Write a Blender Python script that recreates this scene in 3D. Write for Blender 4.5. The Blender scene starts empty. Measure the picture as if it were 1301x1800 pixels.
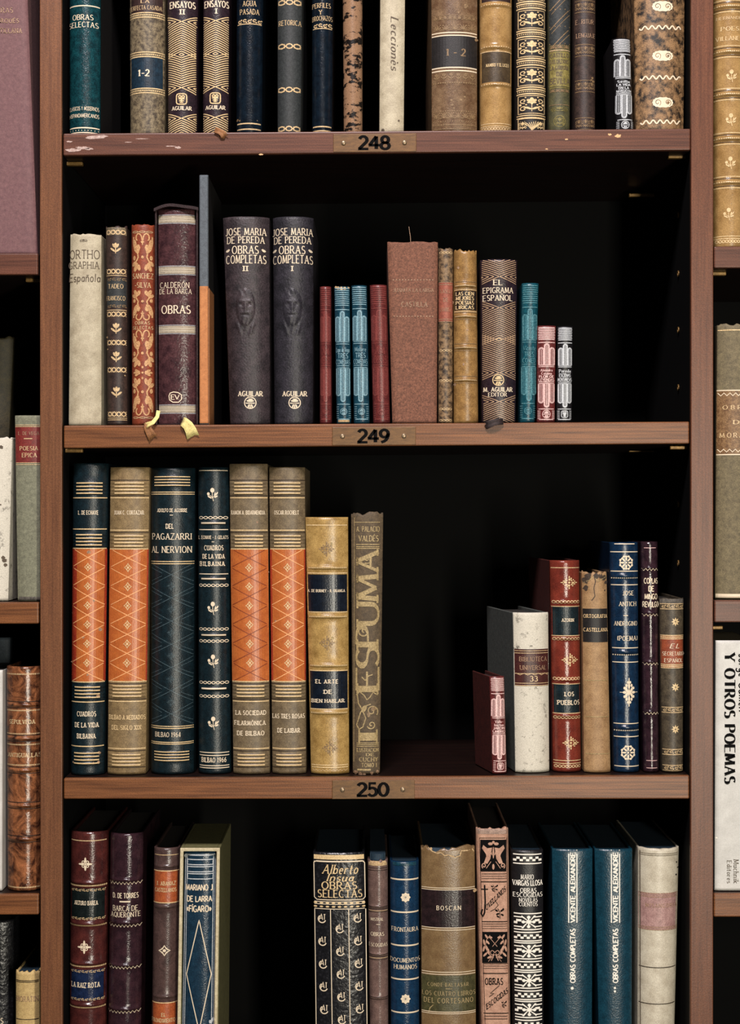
import bpy, math, random
from mathutils import Vector
random.seed(7)
C = bpy.context.scene.collection
SC = bpy.context.scene
# ------------------------------------------------------------------ camera, light, exposure
S = 0.0005          # metres per photo pixel on the front plane of the bookcase
D = 1.6             # camera to front plane
ZC = 1.25           # eye level
cam_d = bpy.data.cameras.new('camera'); cam = bpy.data.objects.new('camera', cam_d); C.objects.link(cam)
cam.location = (0, -D, ZC); cam.rotation_euler = (math.pi/2, 0, 0)
cam_d.sensor_fit = 'VERTICAL'; cam_d.sensor_height = 36.0; cam_d.sensor_width = 26.02
cam_d.lens = 36.0*D/(1800*S); cam_d.clip_start = 0.01
SC.camera = cam
SC.view_settings.view_transform = 'Standard'; SC.view_settings.look = 'None'
SC.view_settings.exposure = 0.0; SC.view_settings.gamma = 1.0; SC.view_settings.use_curve_mapping = False
W = bpy.data.worlds.new('room_light'); SC.world = W; W.use_nodes = True
W.node_tree.nodes['Background'].inputs[0].default_value = (0.9, 0.95, 1.0, 1)
W.node_tree.nodes['Background'].inputs[1].default_value = 0.03

def area_lamp(name, loc, target, sx, sy, power, col):
    l = bpy.data.lights.new(name, 'AREA'); l.shape = 'RECTANGLE'; l.size = sx; l.size_y = sy
    l.energy = power; l.color = col
    o = bpy.data.objects.new(name, l); C.objects.link(o); o.location = loc
    o.rotation_euler = (Vector(target)-Vector(loc)).to_track_quat('-Z', 'Y').to_euler()
    return o
area_lamp('ceiling_lamp', (-0.12, -1.25, ZC+1.50), (0, 0, ZC-0.10), 0.36, 0.28, 46, (1.0, 0.915, 0.935))
area_lamp('added_strip_light', (0.50, -1.85, ZC-0.22), (0, 0, ZC-0.24), 0.12, 0.85, 25, (1.0, 0.93, 0.78))  # unseen strip light, added for front fill and highlight streaks along the spines

# ------------------------------------------------------------------ helpers: colours and materials
def lin(c):
    c = c/255.0
    return c/12.92 if c <= 0.04045 else ((c+0.055)/1.055)**2.4
def rgb(t): return (lin(t[0]), lin(t[1]), lin(t[2]), 1.0)

_mats = {}
def mat(name, c1, c2=None, rough=0.5, sc=60, lo=0.35, hi=0.65, grain=0.45, gsc=1200, bump=0.25, bsc=900, spec=0.5,
        stretch=(1, 1, 1), detail=6, metal=0.0, kind='noise', distort=0.0):
    """leather / cloth / wood / foil: two colours mixed by a noise, fine grain and bump, all in object space"""
    if name in _mats: return _mats[name]
    m = bpy.data.materials.new(name); m.use_nodes = True; nt = m.node_tree; N = nt.nodes; L = nt.links
    bs = N['Principled BSDF']
    bs.inputs['Roughness'].default_value = rough; bs.inputs['Metallic'].default_value = metal
    bs.inputs['Specular IOR Level'].default_value = spec
    tc = N.new('ShaderNodeTexCoord'); mp = N.new('ShaderNodeMapping'); mp.inputs['Scale'].default_value = stretch
    L.new(tc.outputs['Object'], mp.inputs['Vector'])
    col = None
    if c2 is not None:
        if kind == 'voronoi':
            n = N.new('ShaderNodeTexVoronoi'); n.inputs['Scale'].default_value = sc; out = n.outputs['Distance']
        else:
            n = N.new('ShaderNodeTexNoise'); n.inputs['Scale'].default_value = sc; n.inputs['Detail'].default_value = detail
            n.inputs['Roughness'].default_value = 0.62; n.inputs['Distortion'].default_value = distort; out = n.outputs['Fac']
        L.new(mp.outputs['Vector'], n.inputs['Vector'])
        r = N.new('ShaderNodeValToRGB'); r.color_ramp.elements[0].position = lo; r.color_ramp.elements[1].position = hi
        r.color_ramp.elements[0].color = rgb(c1); r.color_ramp.elements[1].color = rgb(c2)
        L.new(out, r.inputs['Fac']); col = r.outputs['Color']
    g = N.new('ShaderNodeTexNoise'); g.inputs['Scale'].default_value = gsc; g.inputs['Detail'].default_value = 2
    L.new(tc.outputs['Object'], g.inputs['Vector'])
    mr = N.new('ShaderNodeMapRange'); mr.inputs['From Min'].default_value = 0.3; mr.inputs['From Max'].default_value = 0.7
    mr.inputs['To Min'].default_value = 1.0-grain; mr.inputs['To Max'].default_value = 1.0+grain
    L.new(g.outputs['Fac'], mr.inputs['Value'])
    mx = N.new('ShaderNodeVectorMath'); mx.operation = 'SCALE'
    if col is None: mx.inputs[0].default_value = rgb(c1)[:3]
    else: L.new(col, mx.inputs[0])
    L.new(mr.outputs['Result'], mx.inputs['Scale'])
    L.new(mx.outputs['Vector'], bs.inputs['Base Color'])
    if bump:
        b = N.new('ShaderNodeTexNoise'); b.inputs['Scale'].default_value = bsc; b.inputs['Detail'].default_value = 3
        L.new(tc.outputs['Object'], b.inputs['Vector'])
        bp = N.new('ShaderNodeBump'); bp.inputs['Strength'].default_value = bump; bp.inputs['Distance'].default_value = 0.0006
        L.new(b.outputs['Fac'], bp.inputs['Height']); L.new(bp.outputs['Normal'], bs.inputs['Normal'])
    _mats[name] = m
    return m

GILT = mat('pale gold foil', (222, 194, 150), (172, 142, 100), rough=0.42, sc=900, lo=0.3, hi=0.75, grain=0.22, bump=0.1)
GILT2 = mat('bright gold foil', (232, 206, 158), (190, 158, 110), rough=0.4, sc=900, lo=0.3, hi=0.75, grain=0.2, bump=0.1)
DULL = mat('rubbed gold foil', (150, 122, 86), (95, 74, 52), rough=0.55, sc=1400, lo=0.35, hi=0.65, grain=0.35, bump=0.15)
FAINT = mat('faded gold stamping', (178, 146, 116), (112, 80, 62), rough=0.6, sc=1600, lo=0.4, hi=0.62, grain=0.3, bump=0.15)
CREAM = mat('cream foil', (244, 228, 200), (206, 186, 156), rough=0.5, sc=1200, lo=0.25, hi=0.75, grain=0.18, bump=0.1)
WHITE = mat('white print', (244, 238, 224), None, rough=0.6, grain=0.12, bump=0)
SILVER = mat('silver foil', (216, 218, 220), (170, 176, 180), rough=0.4, sc=1500, lo=0.3, hi=0.7, grain=0.25, bump=0.1)
ROSEG = mat('pinkish silver foil', (240, 206, 200), (206, 160, 156), rough=0.42, sc=1500, lo=0.3, hi=0.7, grain=0.25, bump=0.1)
INK = mat('black ink', (12, 11, 11), None, rough=0.8, spec=0.08, grain=0.2, bump=0)
BROWNINK = mat('brown ink', (66, 54, 42), (100, 86, 70), rough=0.7, sc=1500, grain=0.2, bump=0)
DARKLINE = mat('dark tooling', (40, 26, 18), None, rough=0.6, grain=0.2, bump=0)

PG_DARK = mat('aged page edges', (58, 52, 46), (36, 34, 34), rough=0.8, sc=300, stretch=(8, 1, 1), grain=0.3)
PG_BLUE = mat('dark blue page edges', (30, 56, 72), (18, 36, 50), rough=0.7, sc=300, stretch=(8, 1, 1), grain=0.3)  # page edges mottled in two dark blues
PG_CREAM = mat('cream page edges', (176, 160, 126), (130, 116, 90), rough=0.8, sc=300, stretch=(8, 1, 1), grain=0.3)

# ------------------------------------------------------------------ helpers: objects
def link(name, me, m, parent=None, loc=None):
    o = bpy.data.objects.new(name, me); C.objects.link(o)
    if m is not None:
        for q in (m if isinstance(m, (list, tuple)) else [m]): me.materials.append(q)
    if parent is not None: o.parent = parent
    if loc is not None: o.location = loc
    return o
def mesh(name, verts, faces, m, parent=None, smooth=False, loc=None):
    me = bpy.data.meshes.new(name); me.from_pydata(verts, [], faces); me.validate()
    if smooth:
        for p in me.polygons: p.use_smooth = True
    me.update()
    return link(name, me, m, parent, loc)
def hexa(name, v8, m, parent=None, bevel=0.0, seg=2, loc=None):
    """v8: bottom ring of four then top ring of four, both counter-clockwise from above"""
    f = [(3, 2, 1, 0), (4, 5, 6, 7), (0, 1, 5, 4), (1, 2, 6, 5), (2, 3, 7, 6), (3, 0, 4, 7)]
    o = mesh(name, v8, f, m, parent, loc=loc)
    if bevel:
        b = o.modifiers.new('edge', 'BEVEL'); b.width = bevel; b.segments = seg; b.limit_method = 'ANGLE'
        b.harden_normals = False
    return o
def box(name, x0, x1, y0, y1, z0, z1, m, parent=None, bevel=0.0, seg=2):
    return hexa(name, [(x0, y0, z0), (x1, y0, z0), (x1, y1, z0), (x0, y1, z0),
                       (x0, y0, z1), (x1, y0, z1), (x1, y1, z1), (x0, y1, z1)], m, parent, bevel, seg)
def empty(name, loc, rz=0.0):
    o = bpy.data.objects.new(name, None); C.objects.link(o); o.location = loc; o.rotation_euler = (0, 0, rz)
    o.empty_display_size = 0.02
    return o
def tag(o, label, cat, group=None):
    o['label'] = label; o['category'] = cat
    if group: o['group'] = group
    return o
def PX(x, d=0.0): return (x-650.5)*S*(D+d)/D
def PZ(y, d=0.0): return ZC+(900-y)*S*(D+d)/D
# ------------------------------------------------------------------ stroke alphabet (cap height 1, baseline 0)
GL = {
'A': (.72, "0 0 .36 1|.36 1 .72 0|.15 .36 .57 .36"),
'B': (.58, "0 0 0 1|0 1 .28 1 a .28 .76 .26 .24 90 -90 0 .52|.28 .52 a .28 .26 .3 .26 90 -90 0 0"),
'C': (.70, "a .38 .5 .38 .5 48 312"),
'D': (.68, "0 0 0 1|0 1 .24 1 a .24 .5 .44 .5 90 -90 0 0"),
'E': (.54, "0 0 0 1|0 1 .52 1|0 .52 .42 .52|0 0 .54 0"),
'F': (.52, "0 0 0 1|0 1 .52 1|0 .52 .42 .52"),
'G': (.74, "a .38 .5 .38 .5 48 318|.70 .08 .70 .42 .46 .42"),
'H': (.70, "0 0 0 1|.7 0 .7 1|0 .52 .7 .52"),
'I': (.12, ".06 0 .06 1"),
'J': (.36, ".34 1 .34 .24 a .16 .22 .18 .22 0 -150"),
'K': (.64, "0 0 0 1|.6 1 0 .42|.2 .58 .64 0"),
'L': (.52, "0 1 0 0|0 0 .52 0"),
'M': (.86, ".02 0 .1 1|.1 1 .43 .1|.43 .1 .76 1|.76 1 .84 0"),
'N': (.72, "0 0 0 1|0 1 .72 0|.72 0 .72 1"),
'O': (.78, "a .39 .5 .39 .5 0 360"),
'P': (.56, "0 0 0 1|0 1 .26 1 a .26 .74 .28 .26 90 -90 0 .48"),
'Q': (.78, "a .39 .5 .39 .5 0 360|.42 .22 .78 -.12"),
'R': (.64, "0 0 0 1|0 1 .26 1 a .26 .74 .28 .26 90 -90 0 .48|.26 .48 .64 0"),
'S': (.52, "a .26 .75 .23 .25 35 270 a .26 .25 .26 .25 90 -145"),
'T': (.64, ".32 0 .32 1|0 1 .64 1"),
'U': (.70, "0 1 0 .3 a .34 .3 .34 .3 180 360 .68 1"),
'V': (.72, "0 1 .36 0|.36 0 .72 1"),
'W': (1.0, "0 1 .26 0|.26 0 .5 .9|.5 .9 .74 0|.74 0 1 1"),
'X': (.68, "0 0 .66 1|.02 1 .68 0"),
'Y': (.66, "0 1 .33 .48|.66 1 .33 .48|.33 .48 .33 0"),
'Z': (.60, "0 1 .6 1|.6 1 0 0|0 0 .6 0"),
'0': (.60, "a .3 .5 .3 .5 0 360"),
'1': (.34, "0 .8 .2 1|.2 1 .2 0"),
'2': (.56, "a .28 .72 .26 .28 165 -35 0 0|0 0 .56 0"),
'3': (.54, "a .25 .75 .25 .25 150 -90 a .25 .26 .29 .26 90 -150"),
'4': (.62, ".46 0 .46 1|.46 1 0 .3|0 .3 .62 .3"),
'5': (.54, ".5 1 .08 1 .05 .56 a .25 .32 .29 .32 130 -150"),
'6': (.58, "a .29 .3 .27 .3 0 360|.5 1 a .45 .3 .43 .66 110 180"),
'8': (.58, "a .29 .74 .23 .26 0 360|a .29 .25 .28 .26 0 360"),
'9': (.58, "a .29 .7 .27 .3 0 360|.08 0 a .13 .7 .43 .66 -70 0"),
'a': (.46, ".42 .6 .42 0|a .22 .3 .2 .28 0 360"),
'b': (.48, "0 1 0 0|a .24 .3 .22 .28 0 360"),
'c': (.42, "a .24 .3 .22 .3 45 315"),
'd': (.48, ".44 1 .44 0|a .22 .3 .2 .28 0 360"),
'e': (.44, ".02 .32 .42 .32 a .22 .3 .2 .3 0 310"),
'g': (.46, "a .22 .3 .2 .28 0 360|.42 .6 .42 -.1 a .2 -.12 .22 .2 0 -150"),
'h': (.46, "0 1 0 0|a .21 .36 .21 .24 180 0 .42 0"),
'i': (.12, ".06 .6 .06 0|.06 .82 .06 .92"),
'k': (.46, "0 1 0 0|.4 .6 0 .25|.14 .36 .44 0"),
'l': (.12, ".06 1 .06 0"),
'm': (.74, "0 .6 0 0|a .18 .36 .18 .24 180 0 .36 0|a .54 .36 .18 .24 180 0 .72 0"),
'n': (.46, "0 .6 0 0|a .21 .36 .21 .24 180 0 .42 0"),
'o': (.48, "a .24 .3 .22 .3 0 360"),
'p': (.48, "0 .6 0 -.3|a .24 .3 .22 .28 0 360"),
'r': (.34, "0 .6 0 0|a .2 .36 .2 .24 180 50"),
's': (.36, "a .18 .45 .16 .15 30 270 a .18 .15 .18 .15 90 -150"),
't': (.32, ".14 .9 .14 .12 a .24 .12 .1 .12 180 300|0 .6 .3 .6"),
'u': (.46, "0 .6 0 .25 a .2 .25 .2 .25 180 360 .4 .6|.42 .6 .42 0"),
'.': (.12, ".06 0 .06 .1"), ',': (.12, ".08 .08 .02 -.12"), '-': (.34, "0 .42 .34 .42"), '·': (.12, ".06 .45 .06 .57"),
'(': (.2, "a .3 .5 .26 .62 130 230"), ')': (.2, "a -.1 .5 .26 .62 50 -50"), "'": (.1, ".05 1 .05 .8"),
'«': (.4, ".18 .7 0 .42 .18 .14|.38 .7 .2 .42 .38 .14"), '»': (.4, "0 .7 .18 .42 0 .14|.2 .7 .38 .42 .2 .14"),
}
for ch, base, acc in (('Ñ', 'N', ".16 1.16 .28 1.24 .44 1.14 .56 1.22"), ('Ó', 'O', ".34 1.1 .5 1.28"), ('É', 'E', ".2 1.1 .36 1.28"),
                      ('Í', 'I', ".02 1.1 .16 1.28"), ('Ú', 'U', ".3 1.1 .46 1.28"), ('ñ', 'n', ".06 .74 .16 .82 .28 .74 .38 .82"),
                      ('ó', 'o', ".2 .7 .34 .86")):
    GL[ch] = (GL[base][0], GL[base][1]+'|'+acc)
def parse(txt):
    out = []
    for st in txt.split('|'):
        tk = st.split(); pts = []; i = 0
        while i < len(tk):
            if tk[i] == 'a':
                cx, cy, rx, ry, a0, a1 = map(float, tk[i+1:i+7]); i += 7
                n = max(4, int(abs(a1-a0)/26)+1)
                for k in range(n+1):
                    a = math.radians(a0+(a1-a0)*k/n); pts.append((cx+rx*math.cos(a), cy+ry*math.sin(a)))
            else:
                pts.append((float(tk[i]), float(tk[i+1]))); i += 2
        q = [pts[0]]
        for p in pts[1:]:
            if abs(p[0]-q[-1][0])+abs(p[1]-q[-1][1]) > 1e-4: q.append(p)
        out.append(q)
    return out
GP = {k: (v[0], parse(v[1])) for k, v in GL.items()}
STY = {  # thick, thin, serif half-length, shear
'roman': (.17, .09, .15, 0), 'bold': (.24, .13, .17, 0), 'slab': (.21, .15, .24, 0), 'light': (.12, .08, .12, 0),
'sans': (.15, .13, 0, 0), 'sansb': (.23, .19, 0, 0), 'num': (.25, .2, 0, 0), 'italic': (.15, .09, .1, .28), 'hand': (.13, .09, .05, .08),
'stencil': (.30, .08, .14, 0)}
def strip(pts, ws, closed=False):
    """quads along a polyline with a width per point"""
    n = len(pts); quads = []; L_, R_ = [], []
    for i in range(n):
        a = pts[i-1] if i > 0 else (pts[-2] if closed else None)
        b = pts[i+1] if i < n-1 else (pts[1] if closed else None)
        p = pts[i]; tx = ty = 0.0
        for q, r in ((a, p), (p, b)):
            if q is None or r is None: continue
            l = math.hypot(r[0]-q[0], r[1]-q[1]) or 1e-9
            tx += (r[0]-q[0])/l; ty += (r[1]-q[1])/l
        l = math.hypot(tx, ty) or 1e-9
        nx, ny = -ty/l*ws[i]/2, tx/l*ws[i]/2
        L_.append((p[0]+nx, p[1]+ny)); R_.append((p[0]-nx, p[1]-ny))
    for i in range(n-1): quads.append([L_[i], L_[i+1], R_[i+1], R_[i]])
    return quads
def text_polys(s, style, sp=.2):
    """polygons in (x right, y up) cap units, and the total advance"""
    thick, thin, ser, sh = STY[style]; x = 0.0; out = []
    for ch in s:
        if ch == ' ': x += .55; continue
        if ch not in GP: continue
        w, strokes = GP[ch]
        for pts in strokes:
            if len(pts) < 2: continue
            closed = len(pts) > 5 and math.hypot(pts[0][0]-pts[-1][0], pts[0][1]-pts[-1][1]) < 1e-3
            if len(pts) == 2:
                dx, dy = pts[1][0]-pts[0][0], pts[1][1]-pts[0][1]; l = math.hypot(dx, dy)
                f = abs(dy)/l
                if f > .5 and dx*dy > 0 and abs(dx) > .12 and ser: f *= .45      # thin up-strokes
                ws = [thin+(thick-thin)*f**1.5]*2
                P = [(p[0], p[1]) for p in pts]
                if f < .3: P = [(P[0][0]-math.copysign(thick*.3, dx), P[0][1]), (P[1][0]+math.copysign(thick*.3, dx), P[1][1])]
            else:
                ws = []
                for i in range(len(pts)):
                    a = pts[max(i-1, 0)]; b = pts[min(i+1, len(pts)-1)]
                    l = math.hypot(b[0]-a[0], b[1]-a[1]) or 1
                    ws.append(thin+(thick-thin)*(abs(b[1]-a[1])/l)**1.5)
                P = pts
            for q in strip(P, ws, closed): out.append([(x+p[0]+sh*p[1], p[1]) for p in q])
            if ser and len(s) and ch not in ".,-·()'«»":
                for e, nb in ((pts[0], pts[1]), (pts[-1], pts[-2])):
                    if closed: break
                    if (abs(e[1]) < .01 or abs(e[1]-1) < .01 or (ch.islower() and abs(e[1]-.6) < .01)) and abs(nb[1]-e[1]) > abs(nb[0]-e[0])*.8:
                        t = thin*1.0; yy = t/2 if e[1] < .01 else e[1]-t/2
                        out.append([(x+e[0]-ser+sh*yy, yy-t/2), (x+e[0]+ser+sh*yy, yy-t/2), (x+e[0]+ser+sh*yy, yy+t/2), (x+e[0]-ser+sh*yy, yy+t/2)])
        x += w+sp+(ser*.6)
    return out, max(x-sp-ser*.6, .1)
# ------------------------------------------------------------------ ornaments: strokes 's', ellipses 'e', polygons 'p' in a -1..1 box (y down)
def circ(cx, cy, r, n=14, a0=0, a1=360): return [(cx+r*math.cos(math.radians(a0+(a1-a0)*k/n)), cy+r*math.sin(math.radians(a0+(a1-a0)*k/n))) for k in range(n+1)]
def spiral(cx, cy, r0, r1, a0, a1, n=14):
    return [(cx+(r0+(r1-r0)*k/n)*math.cos(math.radians(a0+(a1-a0)*k/n)), cy+(r0+(r1-r0)*k/n)*math.sin(math.radians(a0+(a1-a0)*k/n))) for k in range(n+1)]
def sym(items):
    out = []
    for it in items:
        out.append(it)
        if it[0] == 's': out.append(('s', it[1], [(-x, y) for x, y in it[2]]))
        elif it[0] == 'e': out.append(('e', -it[1], it[2], it[3], it[4], -it[5]))
        else: out.append(('p', [(-x, y) for x, y in it[1]]))
    return out
def rot4(items, n=4):
    out = []
    for k in range(n):
        a = 2*math.pi*k/n; c, s = math.cos(a), math.sin(a)
        for it in items:
            if it[0] == 's': out.append(('s', it[1], [(x*c-y*s, x*s+y*c) for x, y in it[2]]))
            elif it[0] == 'e': out.append(('e', it[1]*c-it[2]*s, it[1]*s+it[2]*c, it[3], it[4], it[5]+math.degrees(a)))
            else: out.append(('p', [(x*c-y*s, x*s+y*c) for x, y in it[1]]))
    return out
MO = {}
MO['lily'] = [('e', 0, -.55, .26, .4, 0), ('s', .16, [(0, -.3), (0, .95)])]+sym([('e', .32, -.42, .2, .42, 30), ('e', .5, .3, .18, .56, 52)])
MO['rose'] = [('e', .02, -.58, .36, .34, 0), ('e', -.66, -.08, .24, .22, 0), ('e', .74, -.1, .11, .3, 40), ('e', .44, -.02, .1, .28, 20), ('e', .6, .32, .12, .32, 72), ('e', -.36, .42, .11, .3, -62), ('e', -.62, .3, .1, .2, -40),
              ('s', .1, [(0, -.24), (.02, .3), (.2, .95)]), ('s', .08, [(-.5, .1), (-.1, .3), (.05, .55)]), ('s', .08, [(.6, .05), (.25, .3), (.06, .5)])]
MO['cross'] = rot4([('e', 0, -.55, .16, .3, 0), ('p', [(-.16, -.8), (0, -1), (.16, -.8)]), ('s', .12, circ(.3, -.3, .17)), ('s', .1, [(0, 0), (0, -.4)])])+[('e', 0, 0, .15, .15, 0)]
MO['fleuron'] = rot4([('e', 0, -.42, .09, .2, 0), ('e', 0, -.8, .07, .13, 0), ('p', [(-.1, -.66), (0, -.78), (.1, -.66)]), ('e', .26, -.26, .13, .07, 45), ('e', .46, -.38, .07, .09, 0), ('e', .22, -.6, .07, .09, 0), ('s', .07, circ(.17, -.42, .1, 8))])+[('e', 0, 0, .12, .14, 0), ('e', .62, -.2, .07, .08, 0), ('e', .62, .2, .07, .08, 0), ('e', -.62, -.2, .07, .08, 0), ('e', -.62, .2, .07, .08, 0)]
MO['rosette'] = [('s', .14, circ(0, 0, .9, 24))]+rot4([('e', 0, -.58, .13, .32, 0), ('e', .36, -.86, .16, .16, 0)], 8)+[('e', 0, 0, .14, .14, 0)]
MO['wheel'] = rot4([('p', [(0, -.08), (-.3, -.72), (0, -1), (.3, -.72)])], 8)
MO['star'] = rot4([('p', [(0, -.12), (-.2, -.5), (0, -1), (.2, -.5)])], 8)+[('s', .14, circ(0, 0, .24, 10))]
MO['gem'] = [('s', .2, [(0, -1), (.35, -.35), (1, 0), (.35, .35), (0, 1), (-.35, .35), (-1, 0), (-.35, -.35), (0, -1)]), ('e', 0, 0, .3, .3, 0)]+rot4([('e', .42, -.42, .12, .12, 0)])
MO['burst'] = [('e', 0, 0, .16, .2, 0), ('s', .06, [(-1, 0), (1, 0)]), ('s', .1, [(0, -1), (0, 1)])]+sym([('e', .3, -.2, .12, .24, 45), ('e', .3, .2, .12, .24, -45), ('e', .5, 0, .2, .1, 0), ('e', .28, -.48, .12, .12, 0), ('e', .28, .48, .12, .12, 0), ('e', .14, -.7, .1, .1, 0), ('e', .14, .7, .1, .1, 0), ('e', .52, -.3, .1, .1, 0), ('e', .52, .3, .1, .1, 0)])+[('e', 0, -.45, .12, .2, 0), ('e', 0, .45, .12, .2, 0)]
MO['oval'] = [('p', [(.95*math.copysign(abs(math.cos(a))**.8, math.cos(a))*(1+.03*math.cos(14*a)), .9*math.copysign(abs(math.sin(a))**.8, math.sin(a))*(1+.05*math.cos(14*a))) for a in [2*math.pi*k/56 for k in range(56)]])]
MO['palm'] = [('e', 0, -.1, .16, .8, 0)]+sym([('e', .3, 0, .14, .7, 22), ('e', .58, .2, .13, .55, 42), ('s', .14, spiral(.72, .62, .05, .26, 0, 400)), ('e', .75, -.62, .18, .18, 0)])
MO['panel'] = [('e', 0, -.62, .16, .24, 0), ('e', 0, -.2, .12, .2, 0), ('s', .09, [(0, -.2), (0, .85)])]+sym([('e', .24, -.5, .14, .2, 50), ('e', .2, -.26, .12, .18, 100),
        ('e', .3, .42, .12, .34, 62), ('s', .12, spiral(.66, -.45, .06, .3, 90, 470)), ('s', .12, spiral(.66, .5, .06, .3, -90, -470)), ('e', .9, 0, .1, .14, 0), ('e', .45, .02, .08, .08, 0), ('e', .5, -.86, .07, .07, 0)])
MO['arab'] = sym([('s', .24, spiral(.46, -.72, .08, .42, 60, -190, 16)), ('s', .26, [(.9, -.85), (.92, -.5), (.8, -.15), (.5, .05), (.42, .3), (.62, .52), (.66, .7)]), ('e', .42, -.22, .2, .2, 0), ('e', .6, -.1, .16, .3, 60),
        ('e', .82, .34, .14, .14, 0), ('e', .66, .86, .16, .3, -40), ('e', .36, .88, .16, .2, 40), ('e', .86, .66, .12, .22, -60), ('e', .72, -.42, .14, .3, 20)])+[('e', 0, -.55, .07, .2, 0), ('e', 0, -.55, .18, .07, 0), ('e', 0, .3, .14, .09, 0)]
MO['rondel'] = sym([('e', .55, -.25, .16, .3, 40), ('e', .55, .25, .16, .3, -40), ('e', .7, 0, .24, .18, 0), ('e', .35, 0, .14, .3, 0)])+[('e', 0, 0, .12, .16, 0), ('e', 0, -.8, .1, .2, 0), ('e', 0, .8, .1, .2, 0)]
MO['emblem'] = [('s', .14, circ(0, 0, .92, 24)), ('p', [(-.75, -.02), (.75, -.02), (.7, .14), (-.7, .14)]), ('e', 0, -.3, .62, .17, 0), ('e', .05, -.58, .4, .1, 0), ('p', [(-.28, .25), (-.1, .25), (-.2, .8), (-.45, .66)]), ('p', [(.1, .25), (.28, .25), (.45, .66), (.2, .8)]), ('p', [(-.04, .25), (.04, .25), (.1, .84), (-.1, .84)])]
MO['sqemblem'] = [('s', .2, [(-.9, -.5), (-.8, -.8), (-.5, -.92), (.5, -.92), (.8, -.8), (.9, -.5), (.9, .5), (.8, .8), (.5, .92), (-.5, .92), (-.8, .8), (-.9, .5), (-.9, -.5)]),
        ('s', .2, circ(-.3, -.4, .22, 8)), ('s', .2, circ(.3, -.4, .22, 8)), ('e', 0, -.02, .62, .12, 0), ('e', 0, .32, .5, .12, 0), ('e', 0, .18, .14, .4, 0), ('e', 0, .6, .36, .1, 0)]
MO['aicres'] = [('s', .22, circ(0, .1, .78, 14, 20, 235)), ('s', .15, [(-.62, .42), (-.12, -.95), (.12, .3)]), ('s', .13, [(-.85, .05), (.1, -.05)]), ('s', .15, [(.52, -.85), (.5, .25)]), ('s', .13, [(.36, -.85), (.7, -.85)])]
MO['sprig'] = [('s', .12, [(-.3, -.9), (.1, -.2), (.1, .9)]), ('e', -.5, -.55, .3, .16, 30), ('e', .4, -.55, .3, .16, -40), ('e', -.3, .05, .34, .16, -20), ('e', .5, .2, .3, .16, 30), ('e', -.25, .5, .3, .14, 35), ('e', .66, -.75, .16, .24, 20)]
MO['laurel'] = sym([('s', .06, [(.1, .75), (.55, .45), (.8, 0), (.72, -.5), (.4, -.85)]), ('e', .92, .1, .08, .22, -15), ('e', .66, .05, .08, .22, 30), ('e', .9, -.35, .08, .22, 10), ('e', .6, -.35, .08, .2, 50), ('e', .7, -.75, .08, .2, 40), ('e', .38, -.7, .08, .18, 80), ('e', .8, .5, .08, .24, -50), ('e', .52, .3, .08, .22, 10), ('e', .45, .7, .08, .2, -70),
        ('s', .08, circ(.22, .38, .16, 8)), ('s', .09, [(0, .4), (.3, .95)]), ('s', .05, [(0, .42), (.55, 1)]), ('s', .06, [(.5, -.75), (-.2, -.05)])])+[('e', 0, .4, .1, .1, 0)]
MO['arms'] = sym([('p', [(.1, -.55), (.5, -.5), (.85, -.72), (.95, -.5), (.62, -.1), (.55, .2), (.8, .5), (.5, .55), (.25, .2), (.2, -.1)]), ('s', .12, spiral(.78, .68, .05, .2, 0, 420)), ('e', .25, -.8, .2, .1, 0), ('s', .08, [(.2, .4), (.6, .86)]), ('e', .2, -.25, .05, .25, 25)])+[('e', 0, -.2, .07, .4, 0), ('e', 0, .75, .1, .2, 0), ('e', 0, -.9, .12, .1, 0)]
MO['snow'] = rot4([('s', .2, [(0, 0), (0, -.88)]), ('e', 0, -.72, .24, .24, 0), ('p', [(.12, -.12), (.2, -.06), (1, -.95), (.74, -1.0)])])+[('e', 0, 0, .3, .3, 0)]

# ------------------------------------------------------------------ shelves: front edge heights, photo px: (x0, y_left, x1, y_right, thickness_left, thickness_right)
SH = {'a': (111, 234.5, 1214, 226, 39, 38), 'b': (112, 748, 1212, 741, 40, 39), 'c': (112, 1368, 1212, 1363, 36.5, 41.5), 'd': (112, 1952, 1212, 1949, 39, 39),
      'la': (-560, 446, 66.5, 445, 38, 38), 'lb': (-560, 1059, 68, 1058.5, 38, 38), 'lc': (-560, 1573, 68, 1572, 36, 36), 'ld': (-560, 2060, 68, 2060, 36, 36),
      'ra': (1255.5, 433, 1880, 431, 38, 38), 'rb': (1256, 1055, 1880, 1054, 39, 39), 'rc': (1255, 1571, 1880, 1570, 41, 41)}
def shelf_z(k, X):
    x0, yl, x1, yr, _, _ = SH[k]; a = (X-PX(x0))/(PX(x1)-PX(x0))
    return PZ(yl)+(PZ(yr)-PZ(yl))*a

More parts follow.
